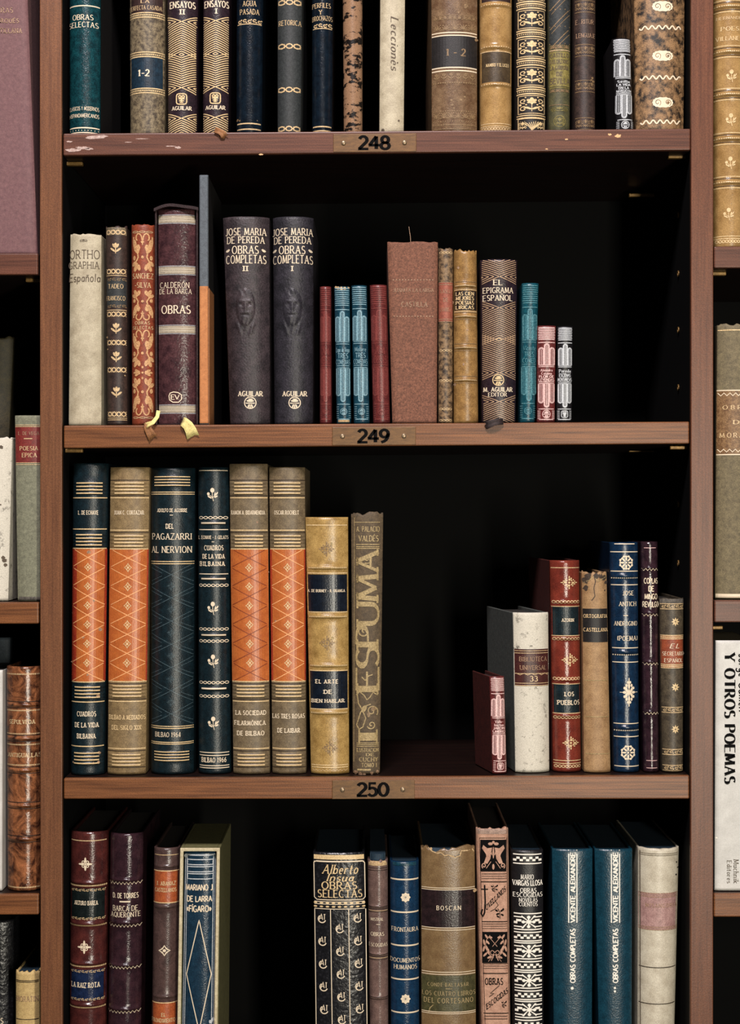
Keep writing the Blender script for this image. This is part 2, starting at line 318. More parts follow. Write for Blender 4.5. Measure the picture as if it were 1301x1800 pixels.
# ------------------------------------------------------------------ a book
class Book:
    def __init__(b, label, shelf, xlT, xrT, yT, xlB, xrB, yB, m, d=.014, depth=.13, bulge=6, p='round', cover=None, pages=PG_DARK, rot=0, bands=(),
                 name='leather_book', worn=0, group=None, roll=1.0, th=.0022, inset=.003, cat='book', hinge=0.0):
        b.m = m; b.k = (D+d)/D; b.d = d; b.bands = [(y, h, a*.001) for y, h, a in bands]; b.bulge = max(bulge, .38*(xrB-xlB)*S*1000)*.001 if p == 'round' else bulge*.001; b.p = p; b.layers = {}; b.name = name
        b.xlT, b.xrT, b.yT, b.xlB, b.xrB, b.yB = xlT, xrT, yT, xlB, xrB, yB
        X0 = PX((xlB+xrB)/2, d); z0 = shelf_z(shelf, X0)+.0004
        b.yb = 900-(z0-ZC)/(S*b.k)                       # photo height of the foot
        b.X0, b.z0 = PX((b.xl(b.yb)+b.xr(b.yb))/2, d), z0
        b.root = empty(name, (b.X0, d+b.bulge, z0), math.radians(rot))
        tag(b.root, label, cat, group or GROUPS[shelf])
        b.piece = 0; b.count = 0; b.worn = worn; b.roll = roll; b.cover = cover or m; b.pages = pages; b.depth = depth; b.th = th; b.inset = inset; b.rnd = random.Random(label)
        b.shelf = shelf
        b.spine = b._spine(); b._block()
    def xl(b, y): return b.xlT+(b.xlB-b.xlT)*(y-b.yT)/(b.yB-b.yT)
    def xr(b, y): return b.xrT+(b.xrB-b.xrT)*(y-b.yT)/(b.yB-b.yT)
    def x(b, t, y): return (b.xl(y)+b.xr(y))/2+t*(b.xr(y)-b.xl(y))/2
    def t(b, x, y): return (x-(b.xl(y)+b.xr(y))/2)/((b.xr(y)-b.xl(y))/2)
    def prof(b, t):
        t = min(abs(t), 1.0)
        if b.p == 'round': return (math.sqrt(1-.92*t*t)-.2828)/.7172
        if b.p == 'soft': return 1-t**2.6
        return 1-t**9
    def off(b, t, y, deco=True):
        """distance in front of the hinge plane"""
        f = b.bulge*b.prof(t)
        if deco:
            for yc, h, a in b.bands:
                q = abs(y-yc)/(h/2)
                if q < 1: f += a*math.cos(q*math.pi/2)**1.2*(1-abs(t)**6 if abs(t) < 1 else 0)
            for e in (y-b.yT, b.yb-y):
                if e < 5 and b.roll: f -= b.roll*.0013*(1-max(e, 0)/5)**2
        return f
    def loc(b, x, y, eps=0.0):
        return ((PX(x, b.d)-b.X0), -b.off(b.t(x, y), y)-eps, (900-y)*S*b.k+ZC-b.z0)
    def _spine(b):
        ts = [-1, -.97, -.92, -.85, -.75, -.62, -.46, -.3, -.15, 0, .15, .3, .46, .62, .75, .85, .92, .97, 1]
        ys = {b.yT, b.yT+1, b.yT+2.2, b.yT+3.6, b.yT+5, b.yb, b.yb-1, b.yb-2.2, b.yb-3.6, b.yb-5}
        y = b.yT+5
        while y < b.yb-6: ys.add(y); y += 14
        for yc, h, a in b.bands:
            for k in range(-8, 9): ys.add(min(max(yc+h/2*k/8, b.yT), b.yb))
        ys = sorted(ys); n = len(ts); V = []; F = []
        jit = [b.rnd.uniform(-1, 1)*b.worn for _ in ts]
        if b.worn: jit = [(jit[max(i-1, 0)]+jit[i]*2)/2.5 for i in range(n)]
        for i, y in enumerate(ys):
            for j, t in enumerate(ts):
                x = b.x(t, y); v = list(b.loc(x, y))
                if i < 5 and b.worn: v[2] += jit[j]*S*(1-i/5)
                V.append(tuple(v))
        o = len(V)
        for i in (0, len(ys)-1):                          # inside wall of the spine, two rows
            y = ys[i]
            for j, t in enumerate(ts):
                x = b.x(t*.9, y); V.append((PX(x, b.d)-b.X0, -max(b.bulge-.0022, 0)*b.prof(t)*.9+.0012, (900-y)*S*b.k+ZC-b.z0-(jit[j]*S*-1 if i == 0 else 0)))
        m = len(ys)
        for i in range(m-1):
            for j in range(n-1): F.append((i*n+j, (i+1)*n+j, (i+1)*n+j+1, i*n+j+1))
        for j in range(n-1):
            F.append((j, j+1, o+j+1, o+j)); F.append(((m-1)*n+j+1, (m-1)*n+j, o+n+j, o+n+j+1)); F.append((o+j, o+j+1, o+n+j+1, o+n+j))
        F.append([i*n for i in range(m)][::-1]+[o, o+n]); F.append([i*n+n-1 for i in range(m)]+[o+n+n-1, o+n-1])
        return mesh('spine', V, F, b.m, b.root, smooth=False if b.p == 'box' else True)
    def _block(b):
        k = b.k; dz = lambda y: (900-y)*S*k+ZC-b.z0
        gx = lambda x: PX(x, b.d)-b.X0
        yT, yB = b.yT+.5, b.yb
        w = gx(b.xr(yT))-gx(b.xl(yT)); th = min(b.th, w*.12)
        x = [gx(b.xl(yB)), gx(b.xr(yB)), gx(b.xl(yT)), gx(b.xr(yT))]
        y0 = .0008
        for nm, sB, sT, sg in (('front_cover', x[1], x[3], -1), ('back_cover', x[0], x[2], 1)):
            B = sorted((sB, sB+sg*th)); T = sorted((sT, sT+sg*th))
            hexa(nm, [(B[0], y0, .0), (B[1], y0, .0), (B[1], b.depth, .0), (B[0], b.depth, .0), (T[0], y0, dz(yT)), (T[1], y0, dz(yT)), (T[1], b.depth, dz(yT)), (T[0], b.depth, dz(yT))], b.cover, b.root, .0006, 2)
        g = .0001; zt = dz(yT)-b.inset
        f0 = .0016
        hexa('page_block', [(x[0]+th+g, f0, .002), (x[1]-th-g, f0, .002), (x[1]-th-g, b.depth-.004, .002), (x[0]+th+g, b.depth-.004, .002),
                            (x[2]+th+g, f0, zt), (x[3]-th-g, f0, zt), (x[3]-th-g, b.depth-.004, zt), (x[2]+th+g, b.depth-.004, zt)], b.pages, b.root)
        if b.bulge > .0035 and b.p != 'box':              # rounded backs of the gatherings, just behind the spine
            V = []; F = []; n = 9
            for z, xa, xb in ((.002, x[0]+th, x[1]-th), (zt, x[2]+th, x[3]-th)):
                for j in range(n):
                    t = -1+2*j/(n-1); V.append(((xa+xb)/2+t*(xb-xa)/2*.9, -max(b.bulge-.0028, 0)*b.prof(t*.97)*.92+.0012, z))
                V.append(((xa+xb)/2+(xb-xa)/2*.9, .0016, z)); V.append(((xa+xb)/2-(xb-xa)/2*.9, .0016, z))
            n += 2
            F.append(list(range(n))[::-1]); F.append([n+i for i in range(n)])
            for j in range(n): F.append((j, (j+1) % n, n+(j+1) % n, n+j))
            mesh('headband', V, F, b.pages, b.root)
    # ---- drawing on the spine, in photo pixels
    def add(b, polys, m, layer): b.layers.setdefault((layer, m.name, b.piece), []).extend(polys)
    def _dense(b, y0, y1):
        if any(abs(yc-(y0+y1)/2) < (h+(y1-y0))/2 for yc, h, a in b.bands): return 1.3
        if y0 < b.yT+6 or y1 > b.yb-6: return 1.5
        return 14
    def rect(b, x0, y0, x1, y1, m, layer='gilt_tooling'):
        if x1 < x0: x0, x1 = x1, x0
        wv = (b.xr(y0)-b.xl(y0)); nx = max(1, math.ceil((x1-x0)/(wv/18))); ny = max(1, math.ceil((y1-y0)/b._dense(y0, y1)))
        P = []
        for i in range(nx):
            for j in range(ny):
                xa, xb = x0+(x1-x0)*i/nx, x0+(x1-x0)*(i+1)/nx; ya, yb = y0+(y1-y0)*j/ny, y0+(y1-y0)*(j+1)/ny
                P.append([(xa, ya), (xa, yb), (xb, yb), (xb, ya)])
        b.add(P, m, layer)
    def bar(b, y0, y1, m, t=.97, layer='gilt_tooling', t0=None):
        """a band across the whole spine that follows its taper"""
        t0 = -t if t0 is None else t0
        if layer == 'worn_patch' or (layer == 'gilt_tooling' and y1-y0 > 5): b.new()
        nx = 16; ny = max(1, math.ceil((y1-y0)/b._dense(y0, y1))); P = []
        for i in range(nx):
            for j in range(ny):
                ya, yb = y0+(y1-y0)*j/ny, y0+(y1-y0)*(j+1)/ny; ta, tb = t0+(t-t0)*i/nx, t0+(t-t0)*(i+1)/nx
                P.append([(b.x(ta, ya), ya), (b.x(ta, yb), yb), (b.x(tb, yb), yb), (b.x(tb, ya), ya)])
        b.add(P, m, layer); b.piece = 0
    def line(b, y, m=GILT, h=1.6, t=.95, layer='gilt_tooling'): b.bar(y-h/2, y+h/2, m, t, layer)
    def lines(b, ys, m=GILT, h=1.6, t=.95, layer='gilt_tooling'):
        for y in ys: b.line(y, m, h, t, layer)
    def new(b): b.count += 1; b.piece = b.count
    def label(b, y0, y1, m, t=.985):
        b.new(); b.bar(y0, y1, m, t, 'title_label'); b.piece = 0
    def stroke(b, pts, w, m=GILT, layer='gilt_tooling', maxl=5):
        q = [pts[0]]
        for p in pts[1:]:
            l = math.hypot(p[0]-q[-1][0], p[1]-q[-1][1]); n = max(1, math.ceil(l/maxl)); a = q[-1]
            for k in range(1, n+1): q.append((a[0]+(p[0]-a[0])*k/n, a[1]+(p[1]-a[1])*k/n))
        cl = len(q) > 4 and math.hypot(q[0][0]-q[-1][0], q[0][1]-q[-1][1]) < .02
        b.add(strip(q, [w]*len(q), cl), m, layer)
    def clipstroke(b, pts, w, m=GILT, layer='gilt_tooling', t=.96):
        """keep only the stretches that lie on the spine"""
        run = []
        for i in range(len(pts)-1):
            n = max(1, math.ceil(math.hypot(pts[i+1][0]-pts[i][0], pts[i+1][1]-pts[i][1])/2))
            for k in range(n+(i == len(pts)-2)):
                p = (pts[i][0]+(pts[i+1][0]-pts[i][0])*k/n, pts[i][1]+(pts[i+1][1]-pts[i][1])*k/n)
                if abs(b.t(*p)) <= t and b.yT+1 < p[1] < b.yb-1: run.append(p)
                else:
                    if len(run) > 1: b.stroke(run, w, m, layer)
                    run = []
        if len(run) > 1: b.stroke(run, w, m, layer)
    def ell(b, cx, cy, rx, ry, m=GILT, layer='gilt_tooling', a=0, n=12):
        c, s = math.cos(math.radians(a)), math.sin(math.radians(a)); P = []
        for k in range(n):
            u, v = rx*math.cos(2*math.pi*k/n), ry*math.sin(2*math.pi*k/n); P.append((cx+u*c-v*s, cy+u*s+v*c))
        b.poly(P, m, layer)
    def poly(b, P, m=GILT, layer='gilt_tooling'):
        cx = sum(p[0] for p in P)/len(P); cy = sum(p[1] for p in P)/len(P)
        b.add([[(cx, cy), P[i], P[(i+1) % len(P)]] for i in range(len(P))], m, layer)
    def motif(b, name, cx, cy, w, h, m=GILT, layer='gilt_ornament', flip=1, lw=None):
        if layer == 'gilt_ornament': b.new()
        rx, ry = w/2, h/2*flip; s = min(rx, abs(ry)) if lw is None else lw
        for it in MO[name]:
            if it[0] == 's': b.stroke([(cx+x*rx, cy+y*ry) for x, y in it[2]], it[1]*s, m, layer)
            elif it[0] == 'e':
                a = math.radians(it[5]); c, sn = math.cos(a), math.sin(a)
                b.poly([(cx+rx*(it[1]+it[3]*math.cos(q)*c-it[4]*math.sin(q)*sn), cy+ry*(it[2]+it[3]*math.cos(q)*sn+it[4]*math.sin(q)*c)) for q in [2*math.pi*k/10 for k in range(10)]], m, layer)
            else: b.poly([(cx+x*rx, cy+y*ry) for x, y in it[1]], m, layer)
        b.piece = 0
    def text(b, s, x0, x1, y, h, m=GILT, style='roman', rot=0, layer='lettering', sp=.2):
        """x0..x1 the run of the words, y the middle of the line; rot 90: reads upwards, -90: downwards (then x0..x1 are heights, y the column)"""
        P, adv = text_polys(s, style, sp); k = (x1-x0)/adv; out = []
        for q in P:
            if rot == 0: out.append([(x0+px*k, y+h/2-py*h) for px, py in q])
            elif rot == -90: out.append([(y-h/2+py*h, x0+px*k) for px, py in q])
            else: out.append([(y+h/2-py*h, x1-px*k) for px, py in q])
        res = []
        for q in out:                                      # cut long pieces so that they follow the curve
            lx = max(p[0] for p in q)-min(p[0] for p in q)
            if lx > 8 and len(q) == 4:
                n = math.ceil(lx/6)
                for i in range(n):
                    f = lambda a, c, u: (a[0]+(c[0]-a[0])*u, a[1]+(c[1]-a[1])*u)
                    if abs(q[0][0]-q[1][0]) >= abs(q[1][0]-q[2][0]):
                        res.append([f(q[0], q[1], i/n), f(q[0], q[1], (i+1)/n), f(q[3], q[2], (i+1)/n), f(q[3], q[2], i/n)])
                    else:
                        res.append([f(q[1], q[2], i/n), f(q[1], q[2], (i+1)/n), f(q[0], q[3], (i+1)/n), f(q[0], q[3], i/n)])
            else: res.append(q)
        b.new(); b.add(res, m, layer); b.piece = 0
    def numeral(b, n, cx, y, h, m):
        b.new()
        for i in range(n):
            c = cx+(i-(n-1)/2)*h*.62
            b.rect(c-h*.12, y-h/2, c+h*.12, y+h/2, m, 'lettering')
            for e in (y-h/2, y+h/2-h*.13): b.rect(c-h*.27, e, c+h*.27, e+h*.13, m, 'lettering')
        b.piece = 0
    # ---- repeated finishing tools
    def beads(b, y, m=GILT, r=1.3, step=4, t=.9, ry=None):
        x0, x1 = b.x(-t, y), b.x(t, y); n = max(2, int((x1-x0)/step))
        for i in range(n+1): b.ell(x0+(x1-x0)*i/n, y, r, ry or r, m, n=6)
    def chain(b, y, h, m=GILT, step=8, t=.9):
        x0, x1 = b.x(-t, y), b.x(t, y); n = max(2, round((x1-x0)/step)); s = (x1-x0)/n
        for i in range(n):
            c = x0+s*(i+.5)
            b.stroke([(c+s*.42*math.cos(a), y+h/2*math.sin(a)) for a in [2*math.pi*k/8 for k in range(9)]], h*.28, m, maxl=9)
            if i: b.ell(x0+s*i, y, s*.2, h*.22, m, n=6)
    def scroll(b, y, h, m=GILT, step=9, t=.92):
        x0, x1 = b.x(-t, y), b.x(t, y); n = max(2, round((x1-x0)/step)); s = (x1-x0)/n
        for i in range(n):
            c = x0+s*(i+.5); f = 1 if i % 2 else -1
            b.stroke([(c+px*s*.5, y+f*py*h/2) for px, py in spiral(.1, 0, .15, .85, 0, 330, 9)], h*.2, m, maxl=9)
            b.ell(c+s*.4, y+f*h*.25, s*.2, h*.16, m, a=30*f, n=6)
    def zig(b, y, h, m=GILT, step=5, t=.92, w=1.4):
        x0, x1 = b.x(-t, y), b.x(t, y); n = max(2, round((x1-x0)/step))
        b.stroke([(x0+(x1-x0)*i/n, y+(h/2 if i % 2 else -h/2)) for i in range(n+1)], w, m, maxl=50)
    def wave(b, y, h, m=GILT, step=10, t=.8, w=2):
        x0, x1 = b.x(-t, y), b.x(t, y); n = 60
        b.stroke([(x0+(x1-x0)*i/n, y+h/2*math.sin((x1-x0)*i/n/step*2*math.pi)) for i in range(n+1)], w, m)
    def flowers(b, y, h, m=GILT, n=3, t=.9, kind='palm'):
        x0, x1 = b.x(-t, y), b.x(t, y); s = (x1-x0)/n
        for i in range(n): b.motif(kind, x0+s*(i+.5), y, s*.95, h, m, 'gilt_tooling')
    def chips(b, spots, m):
        for x, y, r in spots:
            b.poly([(x+r*b.rnd.uniform(.5, 1)*math.cos(a), y+r*b.rnd.uniform(.5, 1)*math.sin(a)) for a in [2*math.pi*k/11 for k in range(11)]], m, 'worn_patch')
    def done(b):
        EPS = {'title_label': .00012, 'worn_patch': .0002, 'printed_panel': .00014, 'gilt_tooling': .00028, 'gilt_ornament': .0003, 'lettering': .00034}
        for (layer, mn, _), polys in b.layers.items():
            V, F = [], []
            for q in polys:
                s = 0.0
                for i in range(len(q)): s += q[i][0]*q[(i+1) % len(q)][1]-q[(i+1) % len(q)][0]*q[i][1]
                if s > 0: q = q[::-1]                      # photo y runs down: keep the faces towards the reader
                o = len(V); V += [b.loc(x, y, EPS.get(layer, .00028)) for x, y in q]; F.append(tuple(range(o, o+len(q))))
            mesh(layer, V, F, _mats[mn], b.root if layer == 'title_label' else b.spine, smooth=False)
        return b
    def ribbon(b, pts, w, m, frays=True):
        """a ribbon marker: a narrow cloth strip through points (x, y, distance in front of the shelf front, m)"""
        V, F = [], []; n = len(pts); T = .0005
        for i, (x, y, f) in enumerate(pts):
            px, pz = PX(x)-b.X0, PZ(y)-b.z0; a = pts[max(i-1, 0)]; c = pts[min(i+1, n-1)]
            dx, dz = c[0]-a[0], -(c[1]-a[1]); l = math.hypot(dx, dz) or 1; nx, nz = -dz/l, dx/l
            ww = w*S/2*(1+.35*(i/(n-1))**2)
            for sg in (-1, -.33, .33, 1):
                jag = (b.rnd.uniform(-.002, .001) if i == n-1 and frays else 0)
                V.append((px+nx*ww*sg+dx/l*jag, -f-b.d-b.bulge+.0007*math.cos(sg*3), pz+nz*ww*sg+dz/l*jag))
        for i in range(n-1):
            for j in range(3): F.append((i*4+j, i*4+j+1, i*4+j+5, i*4+j+4))
        o = mesh('ribbon_marker', V, F, m, b.root, smooth=True)
        s = o.modifiers.new('cloth', 'SOLIDIFY'); s.thickness = T
        return o
# ------------------------------------------------------------------ the bookcase
SH['e'] = (111, -222, 1214, -224, 38, 38)
GROUPS = {'a': 'books on the shelf numbered 248', 'b': 'books on the shelf numbered 249', 'c': 'books on the shelf numbered 250', 'd': 'books on the lowest shelf in view',
          'la': 'books in the bay beyond the left upright', 'lb': 'books in the bay beyond the left upright', 'lc': 'books in the bay beyond the left upright', 'ld': 'books in the bay beyond the left upright',
          'ra': 'books in the bay beyond the right upright', 'rb': 'books in the bay beyond the right upright', 'rc': 'books in the bay beyond the right upright'}
def wood(name, c1, c2, st):
    return mat(name, c1, c2, rough=0.42, sc=30, lo=.34, hi=.66, grain=.28, gsc=1300, bump=.12, bsc=700, stretch=st, detail=8, distort=.4, spec=.4)
WOOD_H = wood('walnut edge grain', (82, 47, 25), (134, 84, 48), (.4, 4, 17))
WOOD_HD = wood('darker walnut edge grain', (70, 40, 30), (106, 65, 48), (.4, 4, 17))
WOOD_V = wood('upright edge grain', (94, 58, 37), (119, 77, 49), (12, 4, .4))
WOOD_VR = wood('reddish upright edge grain', (85, 49, 33), (110, 67, 45), (12, 4, .4))
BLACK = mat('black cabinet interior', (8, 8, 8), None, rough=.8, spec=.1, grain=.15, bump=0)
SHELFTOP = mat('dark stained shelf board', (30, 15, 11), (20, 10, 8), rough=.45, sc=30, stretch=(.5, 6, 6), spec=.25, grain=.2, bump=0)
BRASS = mat('aged brass', (150, 116, 62), (108, 80, 40), rough=.45, sc=300, metal=.35, grain=.25, bump=.05)
PLATE = mat('brown brass plate', (114, 80, 42), (88, 60, 30), rough=.5, sc=120, stretch=(1, 1, 4), metal=.1, grain=.28, gsc=1700, bump=.05)
SCREW = mat('steel screw', (150, 130, 105), None, rough=.4, metal=.6, grain=.2, bump=0)
DEPTH = .262
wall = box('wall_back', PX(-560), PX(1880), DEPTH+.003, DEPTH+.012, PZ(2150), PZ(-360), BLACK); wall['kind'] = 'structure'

def upright(label, xa, xb, xc, xd, m):
    zt, zb = PZ(-360), PZ(2150)
    def at(x0, x1, y): return x0+(x1-x0)*(y-0)/1800
    L0, L1 = PX(at(xa, xc, -360)), PX(at(xa, xc, 2150)); R0, R1 = PX(at(xb, xd, -360)), PX(at(xb, xd, 2150))
    r = tag(empty('bookcase_upright', ((L1+R1)/2, 0, zb)), label, 'bookcase side', 'bookcase uprights'); ox, oz = r.location.x, zb
    q = lambda y0, y1, e: [(L1-ox+e, y0, 0), (R1-ox-e, y0, 0), (R1-ox-e, y1, 0), (L1-ox+e, y1, 0), (L0-ox+e, y0, zt-oz), (R0-ox-e, y0, zt-oz), (R0-ox-e, y1, zt-oz), (L0-ox+e, y1, zt-oz)]
    hexa('edge_band', q(-.001, .005, 0), m, r, .0008)
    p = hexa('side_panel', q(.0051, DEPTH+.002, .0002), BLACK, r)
    return r
UL = upright('wooden upright edge between the wide middle bay and the bay with the mauve book', 70, 108.5, 71.5, 110, WOOD_V)
UR = upright('reddish wooden upright edge beside the tan ribbed book', 1214.8, 1254, 1213.5, 1253.5, WOOD_VR)
def pin(parent, side, x0, x1, y, d, kind='shelf_pin'):
    """a flat brass shelf pin sticking out of the upright below a shelf"""
    X0, X1 = PX(x0, d), PX(x1, d); Z = PZ(y, d); l = parent.location
    return box(kind, X0-l.x, X1-l.x, d-.003, d+.003, Z-.0016-l.z, Z+.0016-l.z, BRASS, parent, .0007)
for par, x0, x1, y, d in ((UL, 112, 146, 288.5, .03), (UR, 1174, 1209, 276, .03), (UR, 1105, 1150, 343.5, .19), (UL, 112, 146, 792.5, .022), (UR, 1177, 1209, 787, .022), (UR, 1105, 1150, 792, .19),
                          (UL, 46, 77, 493, .03), (UR, 1249, 1276, 481.5, .03), (UR, 1249, 1270, 1103, .02)):
    pin(par, 0, x0, x1, y, d)
for y in (378, 481, 580, 681, 886, 990, 990+100):                     # metal sleeves of the peg holes, along the inner face of the right upright
    d = .062; l = UR.location; V, F = [], []; X = PX(1214.2)-l.x; n = 12
    for k in range(n):
        a = 2*math.pi*k/n
        for r, xx in ((.0028, X), (.0028, X-.0009), (.0018, X-.0009), (.0018, X)): V.append((xx, d+r*math.cos(a), PZ(y, d)-l.z+r*math.sin(a)))
    for k in range(n):
        for j in range(4): F.append((k*4+j, k*4+(j+1) % 4, (k+1) % n*4+(j+1) % 4, (k+1) % n*4+j))
    mesh('peg_sleeve', V, F, BRASS, UR)

def shelf(k, label, m, plate=None):
    x0, yl, x1, yr, tl, tr = SH[k]; A, B = PX(x0), PX(x1)
    zl, zr, zl2, zr2 = PZ(yl), PZ(yr), PZ(yl+tl), PZ(yr+tr)
    r = tag(empty('shelf', (A, 0, zl2)), label, 'shelf', 'bookcase shelves'); ox, oz = A, zl2
    q = lambda y0, y1, e: [(A-ox, y0, zl2-oz+e), (B-ox, y0, zr2-oz+e), (B-ox, y1, zr2-oz+e), (A-ox, y1, zl2-oz+e), (A-ox, y0, zl-oz-e), (B-ox, y0, zr-oz-e), (B-ox, y1, zr-oz-e), (A-ox, y1, zl-oz-e)]
    hexa('edge_band', q(0, .006, 0), m, r, .0012, 3)
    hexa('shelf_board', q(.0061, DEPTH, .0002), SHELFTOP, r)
    if plate:
        num, px0, px1, dy0, dy1 = plate
        X0, X1 = PX(px0)-ox, PX(px1)-ox
        f = lambda x, dy: PZ(yl+(yr-yl)*(x-x0)/(x1-x0)+dy)-oz
        pl = hexa('number_plate', [(X0, -.0012, f(px0, dy1)), (X1, -.0012, f(px1, dy1)), (X1, -.0001, f(px1, dy1)), (X0, -.0001, f(px0, dy1)),
                                   (X0, -.0012, f(px0, dy0)), (X1, -.0012, f(px1, dy0)), (X1, -.0001, f(px1, dy0)), (X0, -.0001, f(px0, dy0))], PLATE, r, .0004)
        pl['label'] = 'small brown brass plate with black number'
        P, adv = text_polys(num, 'num', .16); cx = (px0+px1)/2-1; w = 53; V, F = [], []
        yc = yl+(yr-yl)*(cx-x0)/(x1-x0)+(dy0+dy1)/2
        for poly in P:
            s = sum(poly[i][0]*poly[(i+1) % len(poly)][1]-poly[(i+1) % len(poly)][0]*poly[i][1] for i in range(len(poly)))
            if s < 0: poly = poly[::-1]
            o = len(V); V += [(PX(cx-w/2+p[0]/adv*w)-ox, -.00135, PZ(yc+11-p[1]*22)-oz) for p in poly]; F.append(tuple(range(o, o+len(poly))))
        mesh('shelf_number', V, F, INK, pl)
        for sx in (px0+18, px1-21):
            V, F = [], []; n = 14; X = PX(sx)-ox; Z = PZ(yl+(yr-yl)*(sx-x0)/(x1-x0)+(dy0+dy1)/2)-oz
            for rr, yy in ((.0023, -.0011), (.0021, -.0018), (.0012, -.0023)):
                for i in range(n): V.append((X+rr*math.cos(2*math.pi*i/n), yy, Z+rr*math.sin(2*math.pi*i/n)))
            for rI in range(2):
                for i in range(n): F.append((rI*n+i, rI*n+(i+1) % n, (rI+1)*n+(i+1) % n, (rI+1)*n+i))
            F.append(tuple(range(2*n, 3*n)))
            mesh('screw', V, F, SCREW, pl, smooth=True)
    return r
sa = shelf('a', 'scuffed reddish shelf with plate 248 and pale chips along its edge', WOOD_HD, ('248', 586, 732, 5, 37))
sb = shelf('b', 'brown wooden shelf with plate 249 and ribbon markers hanging over it', WOOD_H, ('249', 584, 731, 6, 38))
sc_ = shelf('c', 'brown wooden shelf with plate 250 under the orange and green books', WOOD_H, ('250', 584, 729, 5.5, 38.5))
shelf('e', 'unseen wooden shelf added above the uppermost row of books for shade', WOOD_HD)  # out of view; added to keep lamp light off the panel behind the uppermost row
shelf('d', 'wooden shelf carrying the lowest row of books in the middle bay', WOOD_H)
shelf('la', 'short reddish shelf end under the large mauve book', WOOD_HD); shelf('lb', 'short shelf end under the grey green book with a red label', WOOD_H)
shelf('lc', 'short shelf end under the marbled brown ribbed book', WOOD_H); shelf('ld', 'shelf under the cream book and the black book beyond the left upright', WOOD_H)
shelf('ra', 'reddish shelf end under the tan ribbed book', WOOD_HD); shelf('rb', 'shelf end under the olive grey cloth book', WOOD_HD); shelf('rc', 'shelf end under the white paperback', WOOD_H)
CHIP = mat('bare chipped wood', (196, 176, 166), (150, 118, 108), rough=.7, sc=400, grain=.25, bump=.1)
CHIP2 = mat('raw yellowish chip', (214, 170, 120), None, rough=.7, grain=.25, bump=.1)
def blob(parent, cx, cy, rx, ry, m, seed):
    rn = random.Random(seed); V = []; l = parent.location; n = 18
    for k in range(n):
        a = 2*math.pi*k/n; f = rn.uniform(.6, 1.1); V.append((PX(cx+rx*f*math.cos(a))-l.x, -.00015, PZ(cy+ry*f*math.sin(a))-l.z))
    mesh('chipped_patch', V, [tuple(range(n))], m, parent)
for i, (x, y, rx, ry, m) in enumerate(((128, 264, 14, 3.5, CHIP), (145, 260, 14, 3, CHIP), (156, 262, 8, 2, CHIP), (122, 249, 6, 1.6, CHIP), (170, 241, 22, 4, CHIP), (313, 259, 6, 2.4, CHIP), (300, 257, 10, 1, CHIP), (225, 250, 8, 1, CHIP), (250, 244, 14, .9, CHIP),
                                        (459, 271.5, 5, 1.6, CHIP2), (1072, 236.5, 4, 2, CHIP2), (1086, 239, 6, 3.6, CHIP2), (996, 245, 3, 1.6, CHIP2), (961, 262, 3, 1.2, CHIP2))):
    blob(sa, x, y, rx, ry, m, i)
# ------------------------------------------------------------------ book cloths and leathers
TEAL = mat('teal leather', (18, 64, 70), (9, 38, 44), rough=0.27, sc=200, grain=.5, gsc=1100, bump=.5, bsc=800)
MOTTLE = mat('mottled olive paper', (126, 112, 86), (64, 54, 42), rough=.6, sc=260, lo=.4, hi=.62, grain=.4, detail=8)
NAVYLAB = mat('dark blue label leather', (28, 50, 66), (18, 32, 44), rough=.4, sc=300, grain=.3)
BRLAB = mat('dark brown label leather', (58, 38, 34), (38, 25, 24), rough=.5, sc=200, grain=.3)
PURP = mat('purplish black leather', (46, 32, 40), (30, 22, 28), rough=0.33, sc=300, grain=.3, bump=.45)
NAVY = mat('navy leather', (15, 27, 38), (9, 16, 24), rough=0.22, sc=150, grain=.4, gsc=1200, bump=.4)
BLKGR = mat('greenish black cloth', (48, 52, 52), (30, 34, 35), rough=.65, sc=400, grain=.35)
TREE = mat('tan calf with black tree stains', (20, 15, 13), (140, 108, 82), rough=0.3, sc=95, lo=.44, hi=.49, grain=.2, stretch=(1, 1, 1.7), detail=5)
VELLUM = mat('pale vellum', (188, 178, 152), (148, 136, 112), rough=.6, sc=90, lo=.35, hi=.75, grain=.16, detail=8)
CALF = mat('worn grey brown calf', (92, 68, 48), (128, 104, 78), rough=0.33, sc=110, lo=.4, hi=.72, grain=.3, detail=8)
TAN = mat('honey tan leather', (172, 138, 88), (132, 100, 58), rough=0.27, sc=70, lo=.3, hi=.7, grain=.22)
OLBR = mat('olive brown label leather', (78, 64, 44), (56, 44, 30), rough=.42, sc=150, grain=.3)
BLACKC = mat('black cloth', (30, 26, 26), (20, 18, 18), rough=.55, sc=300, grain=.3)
OLIVE = mat('olive green cloth', (84, 80, 50), (58, 58, 38), rough=.6, sc=180, grain=.35)
OLLAB = mat('yellow olive label', (134, 122, 66), (104, 94, 48), rough=.55, sc=250, grain=.35)
DKBR = mat('dark brown leather', (62, 46, 40), (38, 28, 25), rough=.5, sc=220, grain=.4)
SPECK = mat('tan and black speckled calf', (26, 20, 15), (140, 108, 74), rough=.5, sc=150, lo=.38, hi=.58, grain=.3, detail=7)
NOIR = mat('black morocco', (24, 22, 25), (16, 15, 17), rough=.42, sc=300, grain=.3, bump=.3)
MAUVE = mat('mauve cloth', (116, 82, 82), (100, 68, 70), rough=.7, sc=300, grain=.2)
CRIMS = mat('dark red leather', (104, 44, 42), (78, 32, 32), rough=0.34, sc=250, grain=.3, bump=.35)
CRBLUE = mat('petrol blue leather', (24, 66, 82), (16, 48, 62), rough=0.32, sc=250, grain=.35, bump=.35)
RIBY = mat('yellow ribbon cloth', (240, 228, 160), (210, 190, 110), rough=.7, sc=500, stretch=(6, 6, 1), grain=.2)
